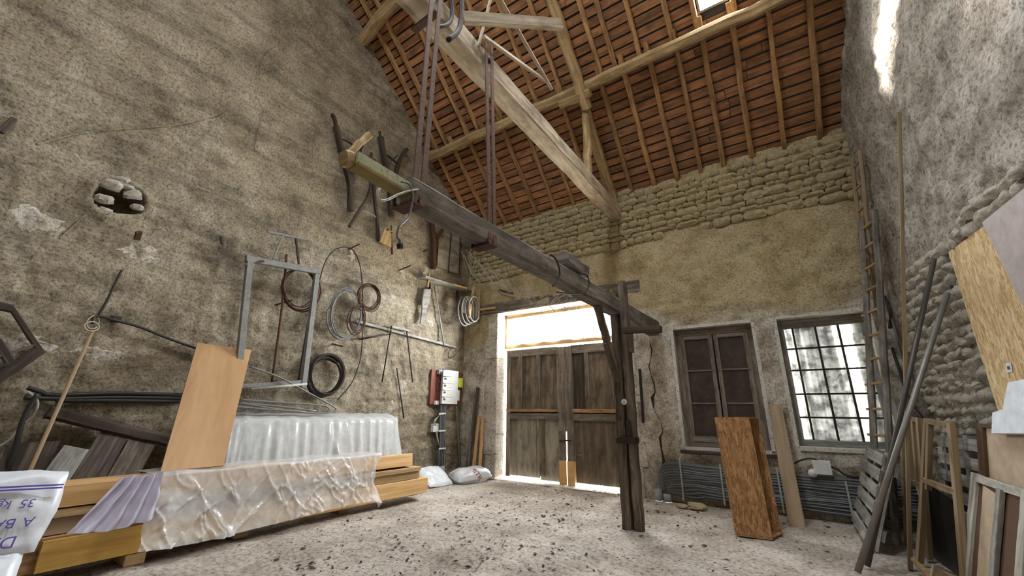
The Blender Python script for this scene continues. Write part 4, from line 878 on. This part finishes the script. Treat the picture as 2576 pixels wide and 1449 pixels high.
# sheeted panels behind
pn = thing('panel_stack', 'panels wrapped in milky white plastic standing against the left wall', 'panels', V((-5.8, 3.8, 0)))
for k in range(2): part(MB().slab([(-5.70-.10*k, 2.4, .02), (-5.70-.10*k, 5.12, .02), (-5.90-.10*k, 5.12, 1.20), (-5.90-.10*k, 2.4, 1.20)], .08, (1, 0, .15)), 'panel', 'card_g', pn)
def wrap_fn(u, v):
    y = 2.28+2.9*u; t = v; s = u*44; r = max(0., (u-.955)/.045); lean_ = 6*math.sin(u*7)
    fold = .045*(1-abs(math.sin(s*.8+lean_*.4+t*5*math.sin(u*9))))**2*(.3+.7*math.sin(u*13+1)**2)*(.5+.5*t)+.02*math.sin(s*2.3+t*3)*math.sin(u*21)**2+.018*nz(u*14, t*2.2, 97)+.012*nz(u*40, t*2, 98)
    z = 1.255-1.2*t-.10*r*r*(1-t); x = -5.86+.30*t+fold*(.3+t*.9)
    if t < .06: x -= (.06-t)*4.5; z += -.0
    return (x-.12*r, y, z+.006*math.sin(u*60))
wf = np.zeros((300, 26, 3))
for i in range(300):
    for j in range(26): wf[i, j] = wrap_fn(i/299, j/25)
part(MB().grid(wf), 'plastic_wrap', 'film2', pn)
# plywood leaning on the stack and the wall
q = [V((-5.08, 1.60, .735)), V((-5.08, 2.13, .735)), px(632, 880, 0, -6.08), px(497, 862, 0, -6.08)]
solo(MB().slab(q, .015, None, q[2]-q[1]), 'plywood_sheet', 'ply', 'large smooth plywood sheet leaning on the lumber and the wall', 'plywood')
# ---- sacks
def pillow(c, ax, ay, az, seed, nu=28, nv=18, pinch=.35):
    """cushion-like bag: ax, ay are the flat half axes, az the half thickness vector"""
    c = V(c); ax, ay, az = V(ax), V(ay), V(az); mb = MB()
    for sgn in (1, -1):
        g = np.zeros((nu, nv, 3))
        for i in range(nu):
            for j in range(nv):
                u, v = i/(nu-1)*2-1, j/(nv-1)*2-1; h_ = max(0., (1-abs(u)**3))**.5*max(0., (1-abs(v)**3))**.5
                h_ = h_*(1+.5*nz(u*2.2+seed, v*2.2, 100+seed))+.10*nz(u*6, v*6, 130+seed)*h_; e = 1-.08*abs(u*v)+.03*nz(u*3+sgn*0, v*3, 140+seed)
                g[i, j] = c+ax*(u*e)+ay*(v*e)+az*(sgn*h_)
        mb.grid(g, True, sgn < 0)
    return mb
def text_mesh(s, size, c, ex, ey, name, mat, par, off):
    cu = bpy.data.curves.new('t', 'FONT'); cu.body = s; cu.size = size; cu.extrude = .0006; cu.align_x = 'CENTER'; cu.align_y = 'CENTER'
    o = bpy.data.objects.new('t', cu); COL.objects.link(o); dg = bpy.context.evaluated_depsgraph_get(); me = bpy.data.meshes.new_from_object(o.evaluated_get(dg))
    bpy.data.objects.remove(o); bpy.data.curves.remove(cu); ex, ey = V(ex).normalized(), V(ey).normalized(); nm = ex.cross(ey); og = _org(par)
    for v_ in me.vertices: v_.co = V(c)+ex*v_.co.x+ey*v_.co.y+nm*(v_.co.z+off)-og
    me.materials.clear(); me.materials.append(MT[mat]); me.name = name; ob = bpy.data.objects.new(name, me); COL.objects.link(ob); ob.parent = par; return ob
s1 = thing('printed_sack', 'upper white printed sack with purple lettering upside down at the left edge', 'sack', V((-4.75, .45, .3)))
ux = V((.12, 1, -.03)).normalized(); uz = V((-.26, .16, 1)).normalized(); un = ux.cross(uz).normalized()
sc_ = px(-14, 1295, 0, -4.72)
part(pillow(sc_, ux*.30, uz*.285, un*.09, 1), 'bag', 'sack', s1)
def onsack(du, dv): return sc_+ux*du+uz*dv+un*.118
for du, dv, t_, sz in ((.07, .045, '35', .075), (-.04, .045, 'kg', .075), (.115, -.075, 'A', .085), (-.02, -.075, 'BAT', .085), (.03, -.19, 'DA', .10)): text_mesh(t_, sz, onsack(.06+du, dv), -ux, -uz, 'lettering', 'purple', s1, -.016)
for dv in (.135, .155): part(MB().slab([onsack(-.28, dv), onsack(.27, dv-.01), onsack(.27, dv), onsack(-.28, dv+.012)], .004, un), 'stripe', 'purple', s1)
s2 = thing('printed_sack', 'lower crumpled white sack with a purple stripe in the left corner', 'sack', V((-4.65, .5, 0)))
c2 = V((-4.62, .50, .17)); part(pillow(c2, V((.10, .27, .02)), V((-.16, .05, .17)), V((.10, -.03, .06)), 2), 'bag', 'sack', s2)
for k in (0, .018): part(MB().slab([c2+V((.16-k, -.2, -.085+k)), c2+V((.20-k, .21, -.07+k)), c2+V((.195-k, .21, -.062+k)), c2+V((.155-k, -.2, -.077+k))], .004, (1, 0, .5)), 'stripe', 'purple', s2)
s3 = thing('flat_sack', 'flat grey sack leaning at the right end of the lumber stack', 'sack', V((-5.55, 5.82, 0)))
a, b = F(1083, 1231), F(1142, 1221); a.z = b.z = .02; c_ = (a+b)/2+V((-.17, -.05, .15)); part(pillow(c_, (b-a)*.5+V((0, .02, 0)), V((-.18, -.03, .15)), V((.035, 0, .045)), 3), 'bag', 'sack', s3)
part(MB().slab([a+V((-.02, -.12, 0)), a+V((0, .02, 0)), a+V((-.30, -.04, .27)), a+V((-.28, -.12, .25))], .03, None), 'side', 'red', s3)
s4 = thing('filled_sack', 'filled white sack with red lettering lying left of the gate', 'sack', V((-5.35, 6.5, 0)))
a, b = F(1145, 1220), F(1232, 1211); c_ = (a+b)/2+V((-.10, .03, .125)); e_ = (b-a)*.52; part(pillow(c_, V((e_.x, e_.y, .03)), V((-.20, .05, .05)), V((.04, -.02, .125)), 4), 'bag', 'sack', s4)
from mathutils.bvhtree import BVHTree
bag = [o for o in s4.children][0]; bv = BVHTree.FromPolygons([v_.co.copy() for v_ in bag.data.vertices], [tuple(p_.vertices) for p_ in bag.data.polygons])
nT = V((.66, -.66, .36)).normalized(); hT = V((0, 0, 1)).cross(nT).normalized(); vT = nT.cross(hT)
lt = text_mesh('MITR', .13, c_+hT*.10+vT*.0, hT*.64-vT*.77, hT*.77+vT*.64, 'lettering', 'redink', s4, .5)
for v_ in lt.data.vertices:                                   # printed onto the curved bag
    h_ = bv.ray_cast(v_.co, -nT)[0]
    if h_ is not None: v_.co = h_+nT*.004
# ================================================================== UNDER THE WINDOWS
A0, B0 = F(1850, 1347, .012), F(1945, 1359, .012); B0.y = A0.y+.03
T0, T1 = px(1797, 1050, 1, A0.y+.12), px(1884, 1049, 1, A0.y+.15); dv = V((.08, .28, 0))
ob = thing('osb_box', 'tall open-sided box of orange strand board standing under the dark window', 'box', (A0+B0)/2+dv*.5)
def osbp(q, th=.018): return part(MB().slab(q, th, None, q[3]-q[0]), 'panel', 'osb', ob)
osbp([A0, B0, T1, T0]); osbp([A0+dv, B0+dv, T1+dv, T0+dv]); osbp([T0, T1, T1+dv, T0+dv], .018); osbp([A0+V((0, .0, .03)), B0+V((0, 0, .03)), B0+dv+V((0, 0, .03)), A0+dv+V((0, 0, .03))]); osbp([A0+dv, A0, T0, T0+dv])
a, b, c_, d_ = F(1985, 1321, .01), F(2027, 1326, .01), B(1966, 1018, .12), B(1934, 1021, .12)
solo(MB().slab([a, b, c_, d_], .028, None, d_-a), 'leaning_plank', 'pbd', 'wide dusty plank leaning between the two windows', 'plank')
# cable run along the wall foot
cr = thing('cable_run', 'thick run of grey cables strapped along the wall under the windows', 'cables', V((-.6, YB-.1, 0)))
def crun(k, n, x0, zt, duct, zend, offy):
    h0 = .14+.02*(k/n); pts = [V((duct+(k % 5)*.014, offy, h0)), V((duct+(k % 5)*.012-.02*(1-k/n), offy, (h0+zt)*.5)), V((x0-.14*(1-.5*k/n), offy, zt-.03)), V((x0+.10, offy, zt))]
    n2 = 9
    for i in range(n2): t = (i+1)/n2; x = x0+.1+(1.02-x0-.1)*t; pts.append(V((x, offy+random.uniform(-.006, .006), zt+(zend-zt)*t+.012*math.sin(x*2+k*.3)+random.uniform(-.006, .006))))
    part(MB().tube(path(pts, 4), .0125, 6), 'cable', 'cable', cr)
for k in range(15): crun(k, 15, -1.80+.05*(14-k)/14, .565-.0185*k, -1.97, .50-.017*k, YB-.09-.012*(k % 2))
for k in range(9): crun(k, 9, -1.62+.03*k, .275-.021*k, -1.84, .23-.02*k, YB-.10-.012*(k % 2))
for x, z0, z1 in ((-1.64, .05, .62), (-1.08, .05, .60), (-.37, .04, .60), (.36, .03, .50)): part(MB().beam((x, YB-.125, z0), (x, YB-.125, z1), .022, .006, (0, 1, 0), 0), 'strap', 'cable_w', cr)
for x, z in ((1658, 1260), (1681, 1270)):
    p = px(x, z, 1, YB-.1); part(MB().tube([V((p.x, p.y, -.02)), V((p.x, p.y, .17 if x < 1670 else .11))], .058, 16), 'duct', 'grey_pl', cr)
p = B(2068, 1176, .16); part(MB().box(p, (.19, .05, .17)), 'junction_box', 'white', cr); p = B(2044, 1190, .15); part(MB().tube([p, p+V((0, -.03, 0))], .05, 20), 'box_lid', 'white', cr)
part(MB().tube(path([B(1998, 1166, .1), B(2020, 1156, .1), B(2045, 1154, .1), B(2066, 1164, .1)], 5), .012, 6), 'cable', 'cable_b', cr)
part(MB().tube(path([B(2083, 1172, .1), B(2105, 1180, .1), B(2130, 1196, .1), B(2160, 1200, .1)], 5), .014, 6), 'cable', 'cable_b', cr)
for x, y, s, lb in ((1754, 1283, .24, 'broken stone lying below the cable run'), (1715, 1279, .16, 'smaller broken stone beside the cable ducts')):
    p = F(x, y); o = bpy.data.objects.new('rubble_stone', SMR[3].copy()); o.data.materials.clear(); o.data.materials.append(MT['stone']); COL.objects.link(o); o.location = p+V((0, 0, s*.17)); o.scale = (s, s*.5, s*.42); tag(o, lb, 'stone')
solo(MB().tube(path([B(1609, 928, .03), B(1613, 990, .03), B(1618, 1064, .03)], 4), .022, 8), 'iron_bar', 'iron', 'black iron bar fixed upright on the wall right of the post', 'bar')
# ================================================================== RIGHT SIDE
TR = V((KR, -1, 0)).normalized()
def PL(x, y, p0, ln):
    n = TR.cross(V(ln)); d = ray(x, y); return CAM+d*((V(p0)-CAM).dot(n)/d.dot(n))
# ladders
def ladder(label, top, low, ylow, sep, nr, mat, w_, matr, stub=.0):
    t = RW(*top, .08); b = px(*low, 1, ylow); d = b-t; b = t+d*((t.z-.01)/(t.z-b.z)); o = thing('ladder', label, 'ladder', b); s_ = V((-.30, 1, 0)).normalized()*sep
    for k, e in enumerate((V((0, 0, 0)), s_)): part(MB().beam(b+e, t+e, w_, w_*.8, (1, 0, 0), .25, 12, .004, seed=k), 'rail', mat, o)
    for k in range(nr):
        f_ = (k+.6)/nr; p = b+(t-b)*f_; part(MB().beam(p-s_*.08, p+s_*(1+stub), .035, .03, (0, 0, 1), .2, 2, .002, seed=k), 'rung', matr, o)
    return o
ladder('nearer dark ladder leaning into the right corner', (2200, 530), (2241, 1150), 6.35, .34, 13, 'beam', .085, 'pinegrey', .35)
ladder('taller brown ladder behind the dark one in the corner', (2163, 378), (2183, 570), 6.86, .22, 16, 'pbd', .055, 'pbd')
# lath, pipes
t = RW(2262, 284, .05); solo(MB().beam(F(2290, 1432, .0), t, .042, .03, (1, 0, 0), .08, 8, .002), 'lath_pole', 'lathw', 'very long thin wooden lath leaning on the right wall', 'lath')
solo(MB().tube([F(2182, 1424, .03), RW(2350, 652, .09)], .022, 12), 'metal_pipe', 'pipe_d', 'darker metal pipe leaning on the right wall', 'pipe')
solo(MB().tube([F(2157, 1440, .03), RW(2383, 738, .09)], .024, 12), 'metal_pipe', 'pipe', 'light grey pipe leaning in front of the grey pallet', 'pipe')
solo(MB().tube(path([RW(2225, 745, .05), RW(2240, 790, .06), RW(2238, 850, .08), RW(2262, 930, .12), RW(2290, 1010, .12), RW(2330, 1060, .1)], 5), .016, 8), 'black_cable', 'cable_b', 'black cable hanging behind the ladder on the right wall', 'cable')
solo(MB().tube(path([RW(2228, 760, .05), RW(2252, 830, .06), RW(2270, 900, .08), RW(2300, 970, .12)], 5), .014, 8), 'black_cable', 'cable', 'grey cable hanging beside the black one on the right wall', 'cable')
# pallets
def pallet(label, p0, along, upv, ln, ht, n, slw, mat, back=.1):
    p0 = V(p0); al = V(along).normalized(); upv = V(upv).normalized(); nm = al.cross(upv).normalized(); o = thing('pallet', label, 'pallet', p0)
    for k in range(n):
        z = ht*(k+.5)/n; part(MB().beam(p0+upv*z, p0+upv*z+al*ln, slw, .02, nm, .06, 3, .002, seed=k), 'slat', mat, o)
    for k in range(3):
        q = p0+al*(ln*(.06+.44*k)); part(MB().beam(q-nm*.055, q-nm*.055+upv*ht, .08, .085, nm, .06, 2, .002), 'stringer', mat, o)
    for k in (0, 2): z = ht*(k+.5)/3; part(MB().beam(p0+upv*z-nm*.11, p0+upv*z+al*ln-nm*.11, .10, .02, nm, .06), 'base_board', mat, o)
    return o
pallet('light grey slatted pallet leaning below the bright window', (.335, 6.98, .05), (.01, -1, 0), (.30, -.02, .86), 1.22, .95, 6, .115, 'wgrey')
pallet('darker pallet standing behind the pine frame at the right wall', (1.0, 6.15, .03), (.10, -1, 0), (.16, 0, 1.1), 1.1, 1.12, 7, .10, 'wgrey')
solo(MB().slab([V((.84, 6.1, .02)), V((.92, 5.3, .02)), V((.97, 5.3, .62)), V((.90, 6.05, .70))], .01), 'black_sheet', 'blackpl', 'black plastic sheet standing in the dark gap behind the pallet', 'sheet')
# pine frames
def pframe(label, q, rails, w_, mat, inner=()):
    o = thing('sash_frame', label, 'frame', q[0])
    part(MB().beam(q[0], q[3], w_, .045, (1, .3, 0), .05, 3, .002), 'stile', mat, o); part(MB().beam(q[1], q[2], w_, .045, (1, .3, 0), .05, 3, .002), 'stile', mat, o)
    for f_ in rails: part(MB().beam(q[0]+(q[3]-q[0])*f_, q[1]+(q[2]-q[1])*f_, w_, .045, (1, .3, 0), .05, 3, .002), 'rail', mat, o)
    for f_ in inner: part(MB().beam(q[0]+(q[1]-q[0])*f_+(q[3]-q[0])*.5, q[3]+(q[2]-q[3])*f_, .035, .04, (1, .3, 0), .05, 2, .002), 'glazing_bar', mat, o)
pframe('pine sash frame leaning in front of the darker pallet', [V((.70, 5.62, .02)), V((.86, 5.02, .02)), px(2393, 1066, 1, 5.06), px(2333, 1053, 1, 5.66)], (.56, .985), .045, 'lathw', (.12,))
pframe('second narrow pine frame behind the long lath', [V((.72, 6.22, .02)), V((.80, 5.80, .02)), px(2312, 1052, 1, 5.8), px(2268, 1046, 1, 6.22)], (.5, .985), .04, 'lathw', (.4, .7))
# boards on the right wall
po, lo_ = (1.10, 5.45, 0), (.34, 0, 2.85)
def PO(x, y): return PL(x, y, po, lo_)
tl = PO(2386, 634); bl = PO(2500, 1000); bl = tl+(bl-tl)*((tl.z-.02)/(tl.z-bl.z)); trr = PO(2560, 492); w3 = trr-tl; w3.z = 0
osh = thing('osb_sheet', 'big pale strand board sheet leaning on the right wall', 'board', bl); qq = [bl, bl+w3*1.3, tl+w3*1.3, tl]; part(MB().slab(qq, .02, None, tl-bl), 'board', 'osb2', osh)
a = PO(2535, 937)-V((.004, 0, 0)); part(MB().slab([a, a+TR*.07, a+TR*.07+V((.008, 0, .07)), a+V((.008, 0, .07))], .002), 'sticker', 'white', osh); part(MB().slab([a+TR*.02+V((-.001, 0, .02)), a+TR*.05+V((-.001, 0, .02)), a+TR*.05+V((.002, 0, .045)), a+TR*.02+V((.002, 0, .045))], .002), 'sticker_print', 'ink', osh)
pg, lg = (1.02, 4.6, 0), (.40, 0, 2.8)
tl = PL(2470, 560, pg, lg); l2 = PL(2576, 775, pg, lg); bl = tl+(l2-tl)*((tl.z-.02)/(tl.z-l2.z)); solo(MB().slab([bl, bl+TR*1.2, tl+TR*1.2+V((0, 0, .03)), tl], .012), 'grey_card_sheet', 'card_g', 'grey card sheet leaning over the strand board', 'sheet')
pf, lf = (.93, 4.9, 0), (.28, 0, 1.5)
q = [PL(x, y, pf, lf) for x, y in ((2535, 962), (2620, 945), (2640, 1090), (2494, 1090), (2496, 1038), (2522, 1030))]; solo(MB().slab(q[::-1], .04), 'foam_sheet', 'foam', 'white foam sheet standing behind the framed panel', 'sheet')
# framed panels
def fpanel(label, p0, ln, tlx, trx, wst, mats, infill, wtop=None, cat='panel'):
    tl = PL(*tlx, p0, ln); tr = PL(*trx, p0, ln); wv = tr-tl; lnv = V(ln).normalized(); h_ = tl.z/lnv.z-.01; bl = tl-lnv*h_; br = tr-lnv*(tr.z/lnv.z-.01); nm = TR.cross(lnv).normalized()
    o = thing('framed_panel', label, cat, bl); wd_ = wv.normalized()
    for a, b in ((bl+wd_*wst/2, tl+wd_*wst/2), (br-wd_*wst/2, tr-wd_*wst/2)): part(MB().beam(a, b, wst, .045, nm, .08, 5, .003), 'stile', mats[0], o)
    for a, b in ((tl-lnv*(wtop or wst)/2, tr-lnv*(wtop or wst)/2),): part(MB().beam(a+wd_*wst, b-wd_*wst, wtop or wst, .04, nm, .08, 5, .003), 'rail', mats[1], o)
    part(MB().slab([bl+wd_*wst, br-wd_*wst, tr-wd_*wst, tl+wd_*wst], .012, -nm if nm.x > 0 else nm), 'infill', infill, o); return o, (tl, tr, bl, br, lnv, wd_, nm)
fpanel('brown framed panel with a beige face leaning at the right edge', (1.0, 5.0, 0), (.22, 0, 1.25), (2463, 1066), (2640, 1075), .10, ('card_b', 'card_b'), 'card', .03)
o, (tl, tr, bl, br, lnv, wd_, nm) = fpanel('weathered white framed panel with torn cardboard inside at the lower right', (.80, 5.55, 0), (.25, -.05, .9), (2452, 1190), (2600, 1238), .085, ('paintedw', 'paintedw'), 'card_b', .06)
nf = -nm if nm.x > 0 else nm
cdq = [bl+wd_*.20, bl+wd_*.34, tl+wd_*.37-lnv*.10, tl+wd_*.17-lnv*.07]; part(MB().slab([p+nf*.012 for p in cdq], .008, nf), 'cardboard', 'card', o)
part(MB().beam(bl+wd_*.43+nf*.02, tl+wd_*.43+nf*.02-lnv*.05, .06, .03, nf, .1, 4, .003), 'stile', 'wgrey', o)
solo(MB().slab([RW(2400, 1116, .07), RW(2460, 1122, .07), RW(2470, 1300, .16), RW(2395, 1310, .16)], .015), 'brown_panel', 'card_b', 'dark brown board standing behind the framed panels', 'board')
p = F(2330, 1445, .0); solo(MB().slab([F(2290, 1408, .10), F(2298, 1408, .10), F(2372, 1470, .02), F(2345, 1470, .02)], .02), 'broken_lath', 'pinegrey', 'broken lath end lying at the foot of the pine frame', 'lath')
solo(MB().slab([F(2345, 1420, .16), F(2420, 1449, .05), F(2430, 1475, .0), F(2335, 1475, .0)], .01), 'cardboard_scrap', 'card', 'folded cardboard scrap at the bottom right', 'cardboard')
# ================================================================== LITTER AND COBWEBS
def litter(name, label, cat, n, mat, smin, smax, seed, elong):
    R = random.Random(seed); mb = MB()
    for _ in range(n):
        while True:
            y = R.uniform(2.2, 7.3); x = R.uniform(-4.8, 1.1)
            dens = .25+.9*math.exp(-((x+3.2)/1.1)**2)*.8+.5*max(0, float(vn(np.array(x*1.6), np.array(y*1.6), 200)))*1.6
            if R.random() < dens: break
        if x > .3 and y > 5: continue
        s = R.uniform(smin, smax)*(.6 if R.random() < .7 else 1.3); a = R.uniform(0, 6.28); ex = V((math.cos(a), math.sin(a), R.uniform(-.2, .2)))*s; ey = V((-math.sin(a), math.cos(a), R.uniform(-.3, .3)))*s/elong
        zf = .030*float(fbm(np.array(x*.7), np.array(y*.7), 3))+.026*float(fbm(np.array(x*4), np.array(y*4), 5, 4))+.012*float(vn(np.array(x*16), np.array(y*16), 8))-.005
        c = V((x, y, zf+.006+s*.10)); k = R.uniform(.1, .4)*s
        mb.add([c-ex, c+ey*R.uniform(.6, 1)-ex*.2, c+ex, c-ey*R.uniform(.6, 1)+ex*.2, c+V((0, 0, k))], [(0, 4, 1), (1, 4, 2), (2, 4, 3), (3, 4, 0), (0, 1, 2, 3)])
    return solo(mb, name, mat, label, cat, kind='stuff')
litter('leaf_litter', 'dry dark leaf crumbs scattered over the earth floor', 'litter', 1800, 'leaf', .008, .030, 1, 1.6)
litter('chip_litter', 'pale wood chips and straw bits scattered over the earth floor', 'litter', 1500, 'chip', .006, .026, 2, 3.5)
litter('pebble_litter', 'small grey crumbs of mortar on the earth floor', 'litter', 900, 'stone_r', .004, .012, 3, 1.1)
R = random.Random(5); mb = MB()
def strand(a, b, sag):
    a, b = V(a), V(b); mb.tube(path([a, (a+b)/2+V((R.uniform(-.03, .03), R.uniform(-.03, .03), -sag)), b], 5), .0016, 4)
def onb(x, y, o=.0): return px(x, y, 0, XB_+o)
for k in range(46):
    x = R.uniform(1150, 1470); y = 560+(x-1100)*.56+R.uniform(20, 45); x2 = x+R.uniform(20, 130); y2 = 560+(x2-1100)*.56+R.uniform(30, 70); strand(onb(x, y, R.uniform(-.1, .1)), onb(x2, y2, R.uniform(-.1, .1)), R.uniform(.03, .16))
for k in range(14): strand(onb(R.uniform(1400, 1480), R.uniform(735, 760)), px(R.uniform(1330, 1470), R.uniform(755, 790), 1, YB-.03), R.uniform(.05, .2))
for k in range(8): a = R.uniform(1205, 1260); strand(L(a-40, 745+R.uniform(0, 30), .35), B(a+20, 770+R.uniform(-20, 30), .02), .08)
for k in range(10): strand(px(R.uniform(1590, 1650), 845, 1, P0.y), px(R.uniform(1580, 1640), R.uniform(870, 930), 1, YB-.02), .03)
for k in range(10): x = R.uniform(1970, 2150); strand(px(x, R.uniform(870, 1000), 1, YB+.15), px(x+R.uniform(40, 100), R.uniform(870, 1000), 1, YB+.15), .04)
solo(mb, 'cobweb', 'web', 'dusty cobweb strands under the beam and across the openings', 'cobweb', kind='stuff')
